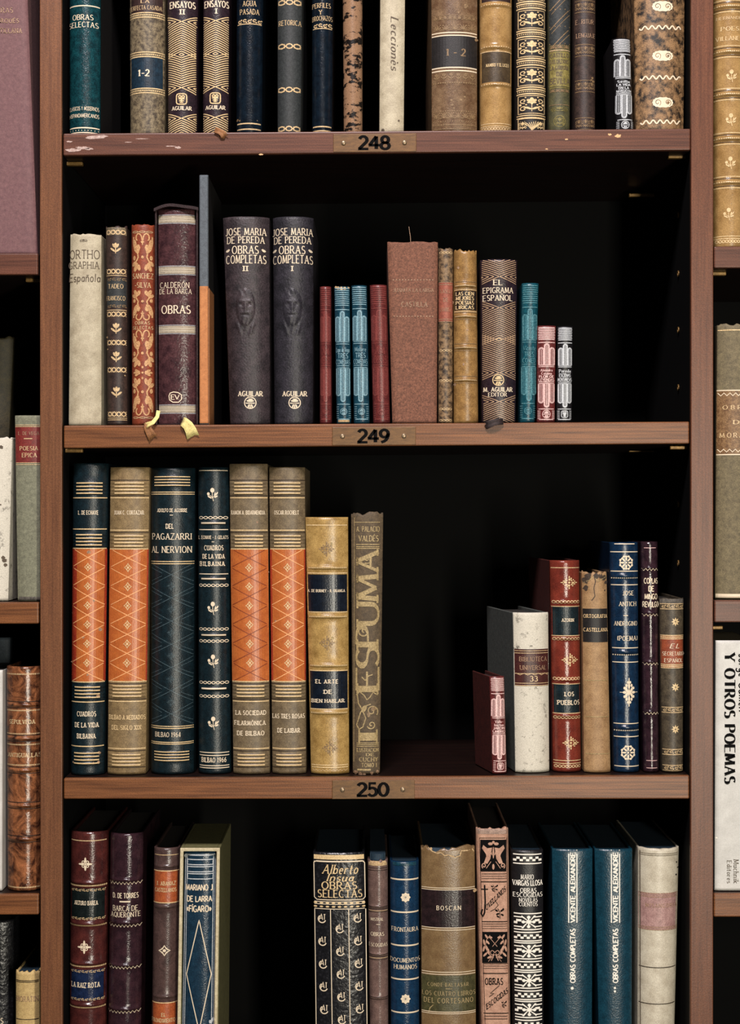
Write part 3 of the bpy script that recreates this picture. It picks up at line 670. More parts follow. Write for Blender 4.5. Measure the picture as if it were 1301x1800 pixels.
RIBB = mat('brown ribbon cloth', (168, 116, 70), (110, 70, 44), rough=.7, sc=500, stretch=(6, 6, 1), grain=.2)
RIBD = mat('dark ribbon cloth', (52, 36, 36), (32, 24, 25), rough=.7, sc=500, grain=.3)

# ---- printed patterns shared by several spines
def aguilar_sun(b, y0, y1, yx0, yx1, yc, m, p=4.0, s=.4, w=1.55):
    """fine chevrons between two crossings: nested arrowheads at the sides, peaks above the middle lozenge, valleys below it"""
    def cx(y): return (b.xl(y)+b.xr(y))/2
    hw = (b.xr(y0)-b.xl(y0))/2*1.02
    for yx, dr in ((yx0, 1), (yx1, -1)):
        if yx is None: continue
        k = 0
        while k*p/s < hw:
            dx = k*p/s; c = cx(yx); e = (hw-dx)*s
            for sg in (-1, 1):
                q = [(c+sg*hw, yx-e), (c+sg*dx, yx), (c+sg*hw, yx+e)]
                b.clipstroke([pt for pt in q], w, m)
            k += 1
        y = yx+dr*p
        while (y < yc-p*.6 if dr == 1 else y > yc+p*.6):
            if y0-2 < y < y1+2:
                c = cx(y); b.clipstroke([(c-hw, y+dr*hw*s), (c, y), (c+hw, y+dr*hw*s)], w, m)
            y += dr*p
def agui_text(b, cx, y, w, h): b.text('AGUILAR', cx-w/2, cx+w/2, y, h, GILT, 'bold')
def crisol(b, y0, y1, m, lines, top_t=.9, emb='emblem', fill=.9, striped=True):
    """the small series design: ribbed head, three arched fingers, title lines, fingers downwards, printer's mark"""
    H = y1-y0; f = lambda a: y0+a*H; cxm = lambda y: (b.xl(y)+b.xr(y))/2
    w = (b.xr(y0)-b.xl(y0))*fill
    for i in range(9): b.line(f(.016+i*.0155), m, 1.5 if striped else 1.1, top_t*(1 if i % 2 else .96))
    b.line(f(.172), m, 1.5, top_t)
    def arches(ya, yb_, up):
        for i, (c, hh) in enumerate(((-.32, .82), (.32, .82), (0, 1))):
            for n_ in range(3):
                aw = w*.15*(1-n_*.36); x = cxm(ya)+c*w; base = yb_ if up else ya; L = (yb_-ya)*hh
                tip = base-L if up else base+L; sg = 1 if up else -1
                if n_ == 2: b.stroke([(x, base), (x, tip+sg*aw*2.6)], 1.1, m, maxl=12); continue
                r = aw; yy = tip+sg*(r+n_*w*.055)
                pts = [(x-r, base)]+[(x+r*math.cos(q), yy-sg*r*math.sin(q)) for q in [math.pi*(1-k/8) for k in range(9)]]+[(x+r, base)]
                b.stroke(pts, 1.25, m, maxl=12)
    arches(f(.185), f(.405), True); arches(f(.605), f(.85), False)
    for a in (.41, .425, .585, .6): b.line(f(a), m, 1.2, .86)
    b.line(f(.868), m, 1.4, .86)
    n = len(lines)
    for i, (s, wd, sty) in enumerate(lines):
        y = f(.445+(i+.5)*.135/n); c = cxm(y); b.text(s, c-w*wd/2, c+w*wd/2, y, H*.1/n, m, sty)
    c = cxm(f(.925)); b.motif(emb, c, f(.922), w*.5, w*.5, m)
    for sg in (-1, 1):
        for i in range(6): b.rect(c+sg*w*.34, f(.885+i*.016), c+sg*w*.5, f(.885+i*.016)+1, m)
    b.line(f(.978), m, 1.6, .8)

# ================================================================== shelf above plate 248
def row_one():
    b = Book('teal leather book beside the left upright on the topmost shelf', 'a', 119, 175, -130, 119, 174, 234, TEAL, d=.012, bulge=10, cover=BLACKC)  # covers coloured black in place of the shade beside the spine
    b.text('OBRAS', 127, 163, 30, 9, CREAM, 'roman'); b.text('SELECTAS', 119.5, 171, 43, 9, CREAM, 'roman')
    b.text('CLASICOS Y MODERNOS', 120, 172, 190.5, 6.5, CREAM, 'sans'); b.text('HISPANOAMERICANOS', 120, 172, 203, 6.5, CREAM, 'sans')
    b.lines((224.5,), CREAM, 2.2, .95); b.beads(229, CREAM, .9, 5); b.line(233, CREAM, 2, .95); b.lines((10, -50), CREAM, 2); b.done()

    b = Book('mottled olive book with a dark blue label reading 1-2', 'a', 225, 288, -120, 226, 288, 234, MOTTLE, d=.012, bulge=7, worn=2)
    b.label(-20, 22, BRLAB); b.text('PERFECTA CASADA', 226, 283, 13, 7, GILT, 'roman'); b.text('LA', 248, 262, 2, 6, GILT, 'roman')
    for y in (26, 95.5, 159): b.lines((y-4, y+4), GILT2, 1.6, .98); b.beads(y, GILT2, 1.3, 3.2, .95)
    b.label(100, 155, NAVYLAB); b.text('1-2', 243, 262, 128, 11, CREAM, 'bold'); b.done()

    for lab, x0, x1, xb0, xb1, num, dy in (('purple and gold chevron book with numeral two, nearer the mottled olive book', 291, 348, 293, 345, 'II', 0), ('purple and gold chevron book with numeral one, nearer the navy book', 356, 404, 355, 401, 'I', -1.5)):
        b = Book(lab, 'a', x0, x1, -130, xb0, xb1, 234, PURP, d=.012, bulge=7, p='round')
        c = (b.xl(20)+b.xr(20))/2+1
        w = 44 if num == 'II' else 42
        b.text('ENSAYOS', c-w/2, c+w/2, 8+dy, 11, CREAM, 'bold'); b.numeral(len(num), c, 21+dy, 9, CREAM)
        aguilar_sun(b, 30, 165, 38+dy, 154+dy, 96+dy, GILT2); cc = (b.xl(96)+b.xr(96))/2
        b.stroke([(cc-5, 96+dy), (cc, 93.6+dy), (cc+5, 96+dy), (cc, 98.4+dy), (cc-5, 96+dy)], 1.4, GILT2)
        c = (b.xl(180)+b.xr(180))/2; b.motif('sqemblem', c, 174+dy, 20, 20, GILT2); b.text('AGUILAR', c-17, c+17, 190+dy, 6.5, CREAM, 'bold')
        aguilar_sun(b, 200, 236, 208+dy, None, 300, GILT2); b.done()
        if num == 'I': b.ribbon([(378, 229, .0012), (386, 232, .0022), (392, 236, .0028), (396, 243, .0016)], 10, RIBB)

    b = Book('navy book with rubbed foot, between the chevron pair and the black cloth book', 'a', 415, 463, -100, 414, 460, 233, NAVY, d=.014, bulge=9)
    b.text('AGUA', 427, 450, 6, 9, GILT, 'roman'); b.text('PASADA', 422, 455, 20.5, 9, GILT, 'roman'); b.scroll(37, 8, GILT, 9); b.line(42, GILT, 1.6, .9)
    b.lines((217, 227), GILT, 2.2, .9); b.chips([(417, 209, 3), (421, 211, 2), (452, 211, 1.2)], DULL); b.done()

    b = Book('black cloth book with small chain bands in pale gold', 'a', 487, 532, -90, 487, 529, 234, BLKGR, d=.013, bulge=7)
    for y in (4, 81, 157.5, 226): b.chain(y, 8, GILT, 14, .95); b.beads(y-3, GILT, .8, 5); b.beads(y+3, GILT, .8, 5)
    b.text('RETORICA', 490, 529, 40, 8.5, GILT, 'roman'); b.done()

    b = Book('narrow navy book beside the tan tree calf book', 'a', 548, 586, -80, 548, 584, 233, NAVY, d=.014, bulge=8)
    b.text('PERFILES', 549, 581, 9.5, 8, GILT, 'roman'); b.text('Y', 561, 566, 21.5, 8, GILT, 'roman'); b.text('BROCHAZOS', 549, 584, 32, 8, GILT, 'roman'); b.scroll(45, 8, GILT, 9); b.line(50, GILT, 1.5, .9)
    b.lines((222.5, 230), GILT, 2.2, .9); b.done()

    b = Book('thin tan book with black tree stains', 'a', 602, 637, -60, 604, 637, 233, TREE, d=.013, bulge=7, worn=1); b.done()

    b = Book('pale vellum book with a handwritten title running down its spine', 'a', 669, 713, -70, 667, 710, 232, VELLUM, d=.012, bulge=4, p='soft', name='vellum_book', worn=1)
    b.text('Lecciones', 30, 122, 694, 13, BROWNINK, 'italic', rot=-90); b.chips([(673, 228, 4), (701, 212, 2.5), (699, 110, 2)], BROWNINK); b.done()

    b = Book('thick brown calf book with a black label and worn gilt friezes', 'a', 758, 841, -140, 759, 840, 232, CALF, d=.012, bulge=9, p='soft', depth=.16, worn=2)
    b.lines((57, 62), CREAM, 1.8, .97); b.label(63, 119, BLACKC); b.lines((118.5, 124), CREAM, 2, .97)
    b.text('1 - 2', 785, 818, 92, 12, DULL, 'bold'); b.flowers(48, 13, DULL, 5, .93); b.flowers(30, 12, DULL, 9, .93); b.flowers(134, 13, DULL, 6, .93, 'lily'); b.beads(145, DULL, 1.6, 4)
    b.flowers(203, 14, DULL, 6, .93); b.beads(195, DULL, 1.2, 4); b.beads(213, DULL, 1.2, 4); b.lines((219, 226), DULL, 1.6, .96); b.line(231, GILT, 2.2, .95)
    b.chips([(819, 10, 5), (806, 22, 3), (810, 175, 3), (817, 170, 2.5), (795, 184, 3), (798, 190, 2), (793, 176, 2.5), (838, 66, 4), (800, 160, 2), (826, 143, 2)], DULL); b.done()

    b = Book('honey tan ribbed leather book with an olive label', 'a', 844, 902, -100, 845, 901, 231, TAN, d=.014, bulge=8, bands=((8, 10, 1.6), (82, 10, 1.6), (148, 10, 1.6)))
    b.bar(-20, 2, BRLAB, .98, 'title_label'); b.label(91, 144, OLBR); b.lines((90,), GILT, 1.5, .97); b.text('MAMBRU Y EL LICEO', 855, 895, 114, 5, GILT2, 'slab')
    for y in (8, 82, 148): b.beads(y, GILT, 1.2, 4, .9)
    b.lines((217, 221.5), GILT, 1.3); b.chain(226, 5, GILT, 5); b.done()

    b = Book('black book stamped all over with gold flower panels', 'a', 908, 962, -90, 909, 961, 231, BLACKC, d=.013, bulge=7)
    for y0 in (-32, 18, 68, 118.5, 168):
        c = (b.xl(y0)+b.xr(y0))/2; b.stroke([(912, y0), (958, y0), (958, y0+31), (912, y0+31), (912, y0)], 1.2, GILT2, maxl=4)
        b.motif('panel', c, y0+15.5, 44, 29, GILT2, lw=13)
        if y0 < 160:
            b.lines((y0+34.5, y0+38.5, y0+46), GILT2, 2.2, .97); b.beads(y0+42, GILT2, 1.1, 3)
        else: b.lines((y0+34.5, y0+38.5), GILT2, 1.6, .97)
    b.stroke([(912, 208), (958, 208), (958, 230), (912, 230), (912, 208)], 1.2, GILT2, maxl=4)
    for k in range(9): b.stroke([(935, 229), (930+k*2.2, 222-k*.4), (922+k*4, 213+abs(k-5)*.8)], 1.2, GILT2)
    b.motif('panel', 919, 220, 14, 16, GILT2); b.motif('panel', 951, 220, 14, 16, GILT2); b.done()

    b = Book('faded olive green book with a yellowish label', 'a', 965, 1005, -70, 966, 1003, 231, OLIVE, d=.014, bulge=6, worn=2)
    b.bar(-70, 78, BLKGR, .96, 'title_label')
    for k in range(4): b.stroke([(968, 85-k*34), (1000, 52-k*34)], 1.5, DULL); b.stroke([(970, 92-k*34), (1002, 59-k*34)], 1, DULL); b.beads(76-k*30, DULL, 1, 8)
    b.flowers(82, 9, DULL, 3); b.line(88, GILT, 1.4, .95); b.label(90, 150, OLLAB)
    for i, s in enumerate(('CASTILLO', 'SOLORZANO', 'LA GARDUÑA', 'DE')): b.text(s, 984-(16 if i < 3 else 5), 984+(16 if i < 3 else 5), 97+i*11, 6.5, BROWNINK, 'slab')
    b.text('SEVILLA', 968, 1002, 142, 10, BROWNINK, 'sans'); b.lines((151, 154), OLLAB, 1.6); b.flowers(159, 7, DULL, 4); b.line(184, DULL, 1)
    b.stroke(circ(984, 213, 10, 20), 1.2, OLLAB); b.motif('panel', 984, 213, 16, 16, OLLAB); b.motif('panel', 984, 192, 30, 10, OLLAB, lw=4); b.done()

    b = Book('worn dark brown book with gilt leaf friezes, beside the small black book', 'a', 1010, 1049, -80, 1011, 1048, 231, DKBR, d=.014, bulge=7, worn=2)
    for y in (11, 88, 151, 217): b.flowers(y, 17, DULL, 3, .92, 'panel'); b.lines((y-10, y+10), DULL, 1, .92)
    b.text('E. RITUR', 1013, 1044, 38, 7.5, FAINT, 'roman'); b.text('LENGUAJE', 1014, 1047, 62, 7.5, FAINT, 'roman'); b.chips([(1042, 136, 3), (1044, 142, 3), (1040, 140, 2)], DULL); b.done()

    b = Book('small leaning black book with silver arches on the topmost shelf', 'a', 1077, 1110, 66, 1085, 1115, 230, NOIR, d=.012, depth=.062, bulge=5)
    crisol(b, 67, 232, SILVER, (('Sevilla', .7, 'bold'), ('LA VIDA', .8, 'sansb'), ('EN LA', .6, 'sansb'), ('NAVEGACION', .85, 'sansb')), emb='emblem'); b.done()

    b = Book('speckled brown book with pale ovals and wavy lines', 'a', 1115, 1208, -120, 1120, 1205, 230, SPECK, d=.012, bulge=9, p='soft', depth=.15, worn=2)
    for y in (11, 98, 180, -75): b.motif('oval', (b.xl(y)+b.xr(y))/2+3, y, 38, 20, CREAM)
    for y in (48, 136, 214, -37): b.wave(y, 6, CREAM, 12, .82, 2.4)
    for y in (11, 98, 180):
        c = (b.xl(y)+b.xr(y))/2+3
        for k in (-1, 1): b.stroke([(c+k*9+px*7, y+py*7) for px, py in spiral(0, 0, .2, .9, 0, 420, 12)], 1, SPECK)
    b.done()
row_one()
# ================================================================== shelf above plate 249
ARABG = mat('soft apricot gold', (214, 172, 122), (170, 118, 78), rough=.5, sc=900, lo=.3, hi=.7, grain=.3, bump=.1)
REDBR = mat('russet leather', (140, 66, 40), (112, 48, 30), rough=.5, sc=200, grain=.3)
PLUM = mat('plum brown leather', (82, 52, 54), (50, 30, 34), rough=0.25, sc=120, grain=.3, gsc=700, bump=.7, bsc=450)
GREYP = mat('slate grey paper', (88, 96, 102), (78, 84, 90), rough=.75, sc=300, grain=.25)
ORANGEP = mat('orange paper', (190, 124, 72), (172, 108, 60), rough=.7, sc=300, grain=.15)
BLKBR = mat('brown black grained leather', (60, 50, 53), (34, 28, 31), rough=.5, sc=110, grain=.45, gsc=900, bump=.7, bsc=600)
BLKBL = mat('blue black grained leather', (48, 45, 52), (27, 26, 31), rough=.48, sc=110, grain=.45, gsc=900, bump=.7, bsc=600)
BRCL = mat('brown nubby cloth', (126, 82, 62), (98, 62, 46), rough=.8, sc=400, grain=.35, gsc=900, bump=.5, bsc=900)
MOTT2 = mat('black spotted tan calf', (44, 34, 28), (134, 108, 78), rough=.5, sc=260, lo=.38, hi=.6, grain=.3)
PINKLAB = mat('dusty red label', (158, 90, 70), (128, 68, 54), rough=.55, sc=300, grain=.3)
GOLDCALF = mat('ochre calf', (158, 122, 72), (112, 82, 46), rough=0.34, sc=140, lo=.35, hi=.7, grain=.3, detail=8)
SLIP = mat('black slipcase board', (46, 28, 30), (34, 20, 22), rough=.35, sc=300, grain=.2)
BLINDR = mat('blind stamped red', (122, 60, 56), None, rough=.35, grain=.3)
TANFRAY = mat('frayed tan board', (206, 178, 134), (150, 120, 84), rough=.8, sc=600, grain=.2)
TURQ = mat('light blue foil', (150, 182, 190), (84, 130, 146), rough=.45, sc=1500, lo=.3, hi=.7, grain=.3, bump=.1)
TEALF = mat('rubbed teal foil', (96, 150, 158), (34, 92, 104), rough=.5, sc=1100, lo=.4, hi=.65, grain=.3, bump=.1)
TEAL2 = mat('bright teal leather', (20, 78, 90), (14, 58, 70), rough=0.32, sc=250, grain=.35, bump=.3)
DKLAB = mat('black label leather', (36, 26, 22), (24, 18, 16), rough=.45, sc=300, grain=.3)

BANDS = mat('warm silver foil', (200, 188, 166), (150, 138, 118), rough=.4, sc=1200, lo=.35, hi=.65, grain=.35, bump=.1)
def slipcase(name, label, shelf, x0T, x1T, yT, x0B, x1B, yB, d, depth, th, m, group, arch=0):
    """an open-fronted card case: two sides, top, bottom and back"""
    k = (D+d)/D; X0 = PX((x0B+x1B)/2, d); z0 = shelf_z(shelf, X0)+.0003
    r = tag(empty(name, (X0, d, z0)), label, 'slipcase', group); zt = PZ(yT, d)-z0; zs = zt-arch*S
    g = lambda x: PX(x, d)-X0
    a0, a1, c0, c1 = g(x0B), g(x1B), g(x0T), g(x1T)
    for nm, B, T in (('side_board', (a0, a0+th), (c0, c0+th)), ('side_board', (a1-th, a1), (c1-th, c1))):
        hexa(nm, [(B[0], 0, 0), (B[1], 0, 0), (B[1], depth, 0), (B[0], depth, 0), (T[0], 0, zs), (T[1], 0, zs), (T[1], depth, zs), (T[0], depth, zs)], m, r, .0005)
    if arch:                                              # a soft lid that bows over the book
        n = 14; V = []; F = []; g0, g1 = c0-.0006, c1+.0004; up = arch*S; t3 = .0026
        for i in range(n+1):
            a = -1+2*i/n; x = (g0+g1)/2+a*(g1-g0)/2; z = zt-up*(abs(a)**2.2)-.0006*math.sin(a*4)
            V += [(x, -.0022, z), (x, depth, z), (x, depth, z-t3), (x, -.0022, z-t3)]
        for i in range(n):
            for j in range(4): F.append((i*4+j, i*4+(j+1) % 4, i*4+4+(j+1) % 4, i*4+4+j))
        F += [(0, 3, 2, 1), (n*4, n*4+1, n*4+2, n*4+3)]
        mesh('lid', V, F, m, r, smooth=False)
    else: hexa('top_board', [(c0+th, .0, zt-th), (c1-th, .0, zt-th), (c1-th, depth, zt-th), (c0+th, depth, zt-th), (c0+th, .0, zt), (c1-th, .0, zt), (c1-th, depth, zt), (c0+th, depth, zt)], m, r, .0004)
    hexa('bottom_board', [(a0+th, .0, 0), (a1-th, .0, 0), (a1-th, depth, 0), (a0+th, depth, 0), (a0+th, .0, th*.5), (a1-th, .0, th*.5), (a1-th, depth, th*.5), (a0+th, depth, th*.5)], m, r)
    hexa('back_board', [(a0+th, depth-th, th*.5), (a1-th, depth-th, th*.5), (a1-th, depth, th*.5), (a0+th, depth, th*.5), (c0+th, depth-th, zs-th), (c1-th, depth-th, zs-th), (c1-th, depth, zs-th), (c0+th, depth, zs-th)], m, r)
    return r

def row_two():
    b = Book('whitish vellum book with inked old script, beside the left upright', 'b', 122, 177, 411, 119, 177, 745, VELLUM, d=.011, bulge=5, p='soft', name='vellum_book', worn=1.5)
    b.text('ORTHO', 122, 174, 447, 15, BROWNINK, 'light'); b.text('GRAPHIA', 120, 173, 466, 12, BROWNINK, 'light'); b.text('Española', 121, 175, 488, 14, BROWNINK, 'hand'); b.motif('panel', 147, 423, 14, 6, BROWNINK, 'lettering', lw=3); b.done()

    b = Book('worn black book with gold lilies and chain bands', 'b', 184, 222, 398, 187, 223, 745, DKBR, d=.012, bulge=6, worn=3)
    b.bar(399, 413, MOTTLE, .95, 'worn_patch'); b.chain(408, 7, GILT, 9); b.bar(489, 540, BLKGR, .97, 'title_label')
    for y in (436, 577, 627, 689): b.motif('lily', (b.xl(y)+b.xr(y))/2, y, 20, 20, GILT)
    for y in (477, 552, 602, 650, 728): b.chain(y, 7.5, GILT, 9); b.beads(y-4, GILT, .7, 4); b.beads(y+4, GILT, .7, 4)
    for y in (491, 538): b.scroll(y, 6, DULL, 9)
    b.lines((484, 545, 735, 738), GILT, 1.2, .95); b.text('TADEO', 190, 216, 503, 7.5, GILT, 'roman'); b.text('FRANCISCO', 186, 219, 524, 7.5, GILT, 'roman'); b.chips([(187, 592, 2.5), (188, 613, 2), (192, 730, 2), (219, 660, 1.6)], TANFRAY); b.done()

    b = Book('russet leather book covered in gold arabesques', 'b', 229, 271, 394, 230, 271, 745, REDBR, d=.012, bulge=6, worn=2)
    for y0, y1, fl in ((411, 474, 1), (512, 562, -1), (581, 642, 1), (667, 729, -1)): b.motif('arab', 250.5, (y0+y1)/2, 36, y1-y0, ARABG, flip=fl, lw=10)
    b.motif('rondel', 250.5, 655, 36, 24, ARABG, lw=7); b.chain(407.5, 3, GILT, 12); b.chain(734, 3, GILT, 12)
    b.text('SANCHEZ', 233, 268, 485, 9, GILT, 'roman'); b.text('-SILVA', 237, 264, 501, 9, GILT, 'roman'); b.text('OBRAS', 237, 263, 567.5, 5.5, GILT, 'sans', sp=.35); b.text('SELECTAS', 233, 268, 576, 5.5, GILT, 'sans', sp=.35); b.done()
    b.ribbon([(279, 722, .001), (277, 733, .0015), (270, 743, .0035), (262, 746, .0035), (256, 749, .002)], 7, RIBY, False)
    b.ribbon([(262, 744, .0028), (260, 752, .0024), (264, 760, .0018), (270, 772, .0012)], 13, RIBB)

    slipcase('slipcase', 'dark slipcase holding the plum coloured book, tallest leather volume above plate 249', 'b', 272, 348, 359, 273, 348, 745, .010, .15, .0017, SLIP, 'slipcases', 7)
    b = Book('plum book with broad silver bands inside a dark slipcase', 'b', 276.5, 343.5, 367, 277.5, 344, 744, PLUM, d=.011, depth=.13, bulge=6, p='soft', worn=0)
    for y in (385, 475, 579, 719): b.bar(y-6, y+6, BANDS, .97); b.lines((y-4, y, y+4), DULL, .7, .97); b.lines((y-7.5, y+7.5), SILVER, .8, .97)
    b.text('CALDERÓN', 281, 332, 501, 9.5, CREAM, 'light'); b.text('DE LA BARCA', 280, 336, 512, 8.5, CREAM, 'light'); b.text('OBRAS', 284, 334, 544, 14, CREAM, 'roman')
    b.stroke([(297+q[0], 698+q[1]) for q in [(2, -7), (8, -9), (16, -8), (22, -4), (22, 4), (17, 9), (7, 9), (1, 5), (0, -2), (2, -7)]], 1.6, CREAM); b.text('EV', 301, 315, 698, 8, CREAM, 'sans', sp=.1)
    b.done()
    b.ribbon([(321, 741, .001), (325, 743, .0038), (331, 748, .0034), (336, 757, .0022), (340, 769, .0012)], 17, RIBY)

    b = Book('tall thin grey book with an orange lower half', 'b', 350, 366, 307, 350, 367, 745, GREYP, d=.009, depth=.14, bulge=2, p='box', cover=BLACKC, name='thin_book', th=.0012)
    b.bar(503, 744, ORANGEP, .99, 'title_label')
    k = b.k; z1, z0 = PZ(506, .009)-b.z0, .0005; X = PX(366.6, .009)-b.X0
    box('cover_panel', X, X+.0004, .001, .05, z0, z1, ORANGEP, b.root); b.done()

    for lab, c, num, m in (('thick brown black leather book with numeral two and an embossed head', (390, 473, 403, 474), 'II', BLKBR), ('thick blue black leather book with numeral one and an embossed head', (478, 551, 481, 550), 'I', BLKBL)):
        b = Book(lab, 'b', c[0], c[1], 380, c[2], c[3], 744, m, d=.011, depth=.14, bulge=10, p='soft' if num == 'II' else 'round')
        o = (396, 467) if num == 'II' else (478.5, 549)
        b.text('JOSE MARIA', o[0], o[1], 407, 12, CREAM, 'roman'); b.text('DE PEREDA', o[0]+3, o[1]-3, 421.5, 11.5, CREAM, 'roman'); b.text('OBRAS', o[0]+12, o[1]-13, 439, 13.5, CREAM, 'roman'); b.text('COMPLETAS', o[0]+1, o[1], 455.5, 14, CREAM, 'roman')
        cx = (o[0]+o[1])/2; b.numeral(len(num), cx, 472, 9, CREAM)
        for sg in (-1, 1): b.ell(cx+sg*32, 440, 3.4, 2.2, CREAM, 'lettering', 20*sg); b.ell(cx+sg*29.5, 438, 1.8, 1, CREAM, 'lettering', -30*sg)
        # embossed bearded head, modelled in low relief
        V, F = [], []; n = 56; cy = 548; hx = 27; hy = 46
        def relief(u, v):
            w = v+.18; r = math.hypot(u/.62, w/.72)
            h = (max(0, 1-r*r)**.5)*.8                                              # skull and jaw
            if w > 0: h += .3*max(0, 1-math.hypot(u/.5, (w-.62)/.42))               # beard
            g = lambda a, b, c, d: math.exp(-(((u-a)/c)**2+((w-b)/d)**2))
            h += .40*g(0, .02, .10, .22)+.35*(g(-.27, -.22, .2, .06)+g(.27, -.22, .2, .06))
            h -= .45*(g(-.26, -.1, .14, .07)+g(.26, -.1, .14, .07))+.4*g(0, .3, .24, .04)
            h += .3*(g(-.2, .22, .2, .05)+g(.2, .22, .2, .05))                       # moustache
            h += .12*math.sin(u*17+w*8)*g(0, .6, .45, .3)+.14*math.sin(u*14-w*12)*g(0, -.62, .5, .18)
            for sg in (-1, 1):                                                      # coat lapels
                h += .4*math.exp(-(((u*sg-.62+.55*(v-.3))/.12)**2))*max(0, min(1, (v-.3)*4))*max(0, min(1, (1-v)*5))
            return h*max(0, min(1, (1-abs(u))*6))*max(0, min(1, (1-abs(v))*6))
        for i in range(n+1):
            for j in range(n+1):
                u, v = -1+2*j/n, -1+2*i/n; x, y = cx+u*hx, cy+v*hy; q = b.loc(x, y, .00005+.0019*relief(u, v)); V.append(q)
        for i in range(n):
            for j in range(n): F.append((i*(n+1)+j, (i+1)*(n+1)+j, (i+1)*(n+1)+j+1, i*(n+1)+j+1))
        mesh('embossed_head', V, F, m, b.spine, smooth=True)
        ex = 440 if num == 'II' else 518; b.text('AGUILAR', ex-21, ex+21, 692, 8.5, CREAM, 'bold'); b.motif('emblem', ex, 708, 22, 22, CREAM); b.done()

    for lab, x0, x1, xb0, xb1, y0, m, f, tx in (
        ('thin dark red book with worn stamping, beside the blue black book', 562, 582, 562, 583, 503, CRIMS, BLINDR, None),
        ('petrol blue arched book with a frayed pale head', 587, 615, 592, 617, 503, CRBLUE, TURQ, (('Lope de Vega', .9, 'bold'), ('TRES', .7, 'sans'), ('COMEDIAS', .95, 'sans'))),
        ('petrol blue arched book with a silvery ribbed head', 617.5, 645, 622, 650, 501, CRBLUE, TURQ, (('Moliere', .8, 'hand'), ('TRES', .7, 'sans'), ('COMEDIAS', .95, 'sans'))),
        ('dark red arched book leaning against the wide brown cloth book', 650, 680, 656, 686, 500, CRIMS, BLINDR, None)):
        b = Book(lab, 'b', x0, x1, y0, xb0, xb1, 743, m, d=.012, depth=.088, bulge=5)
        crisol(b, y0, 742, f, tx or (('AM', .6, 'light'), ('OBRAS', .8, 'light')))
        if 'frayed' in lab: b.chips([(594, 506, 4), (600, 507, 4), (606, 506.5, 4), (590, 504, 2.5), (613, 505, 2.5)], TANFRAY); b.bar(738, 742, TANFRAY, .8, 'worn_patch')
        b.done()

    b = Book('wide brown cloth book with two dotted gold rules', 'b', 681, 770, 425, 690, 768, 743, BRCL, d=.012, bulge=3, p='box', name='cloth_book', depth=.14, worn=1)
    b.beads(492, FAINT, 1.3, 5, .8); b.beads(556, FAINT, 1.3, 5, .8); b.text('JUANITA LA LARGA', 692, 762, 510, 6.5, FAINT, 'roman'); b.text('CASTILLA', 706, 751, 535, 8.5, FAINT, 'roman')
    b.stroke([(722, 425), (721.5, 415), (720, 406), (719, 398)], .8, FAINT, 'worn_patch'); b.done()

    b = Book('slim spotted calf book with a dusty red label', 'b', 771, 797, 436, 771, 796, 743, MOTT2, d=.012, bulge=5, worn=2)
    b.label(496, 565, PINKLAB); b.lines((496, 500, 561, 565), FAINT, 1, .95); b.text('VASCO', 774, 793, 512, 6, FAINT, 'roman'); b.text('DE', 780, 788, 527, 6, FAINT, 'roman'); b.text('LOAREZ', 774, 793, 544, 6, FAINT, 'roman')
    for y in (444, 616, 669, 719, 739): b.chain(y, 3.4, GILT, 6, .9)
    b.done()

    b = Book('ochre calf book with raised ribs and a small black label', 'b', 798, 839, 441, 798, 842, 743, GOLDCALF, d=.011, bulge=7, bands=((501, 8, 1.4), (555, 8, 1.4), (610, 8, 1.4), (667, 8, 1.4)), worn=4)
    b.label(511, 545, DKLAB, .93); b.lines((509, 547), GILT, 1.4, .94)
    for i, s in enumerate(('LAS CIEN', 'MEJORES', 'POESIAS', 'LIRICAS')): b.text(s, 802, 833, 516+i*8, 6, GILT2, 'bold')
    for y in (501, 555, 610, 667): b.lines((y-6, y+6), DULL, 1, .95); b.line(y+1, GILT, 1.6, .9)
    b.chips([(796.5, 530, 3), (800, 675, 3), (806, 470, 3), (822, 580, 2.5), (815, 640, 3)], FAINT); b.done()

    b = Book('broad purplish book with gold chevrons and a hexagonal title field', 'b', 845, 911, 455, 848, 908, 742, PURP, d=.011, bulge=9, p='soft')
    COP = mat('coppery foil', (196, 164, 130), (146, 116, 90), rough=.42, sc=900, lo=.3, hi=.7, grain=.3, bump=.1)
    for q in ((455, 500, None, 486, 380), (530, 662, 541, 655, 597), (700, 742, 706, None, 800)): aguilar_sun(b, *q, COP, 3.7, .4, 1.3)
    b.stroke([(871, 597), (877, 594.5), (883, 597), (877, 599.5), (871, 597)], 1.4, GILT)
    b.text('EL', 868, 883, 496.5, 9, CREAM, 'roman'); b.text('EPIGRAMA', 850, 902, 510, 9.5, CREAM, 'roman'); b.text('ESPAÑOL', 850, 901, 523.5, 9.5, CREAM, 'roman')
    b.motif('emblem', 876, 668, 21, 21, GILT2); b.text('M. AGUILAR', 851, 901, 684.5, 7.5, CREAM, 'bold'); b.text('EDITOR', 859, 891, 693.5, 6.5, CREAM, 'roman'); b.done()
    b.ribbon([(884, 741, .0012), (876, 741.5, .0035), (868, 743, .0045), (860, 746, .0035), (853, 748, .0018)], 11, RIBD)

    b = Book('bright teal arched book between the chevron book and the small red one', 'b', 918, 948, 497, 915, 941, 742, TEAL2, d=.012, depth=.088, bulge=5)
    crisol(b, 498, 741, TEALF, (('Vicente', .8, 'hand'), ('TRES', .6, 'sans'), ('COMED', .8, 'sans'))); b.done()
    b = Book('small red arched book between a teal and a black one', 'b', 945, 978, 572, 945, 976, 742, CRIMS, d=.012, depth=.062, bulge=4, p='soft')
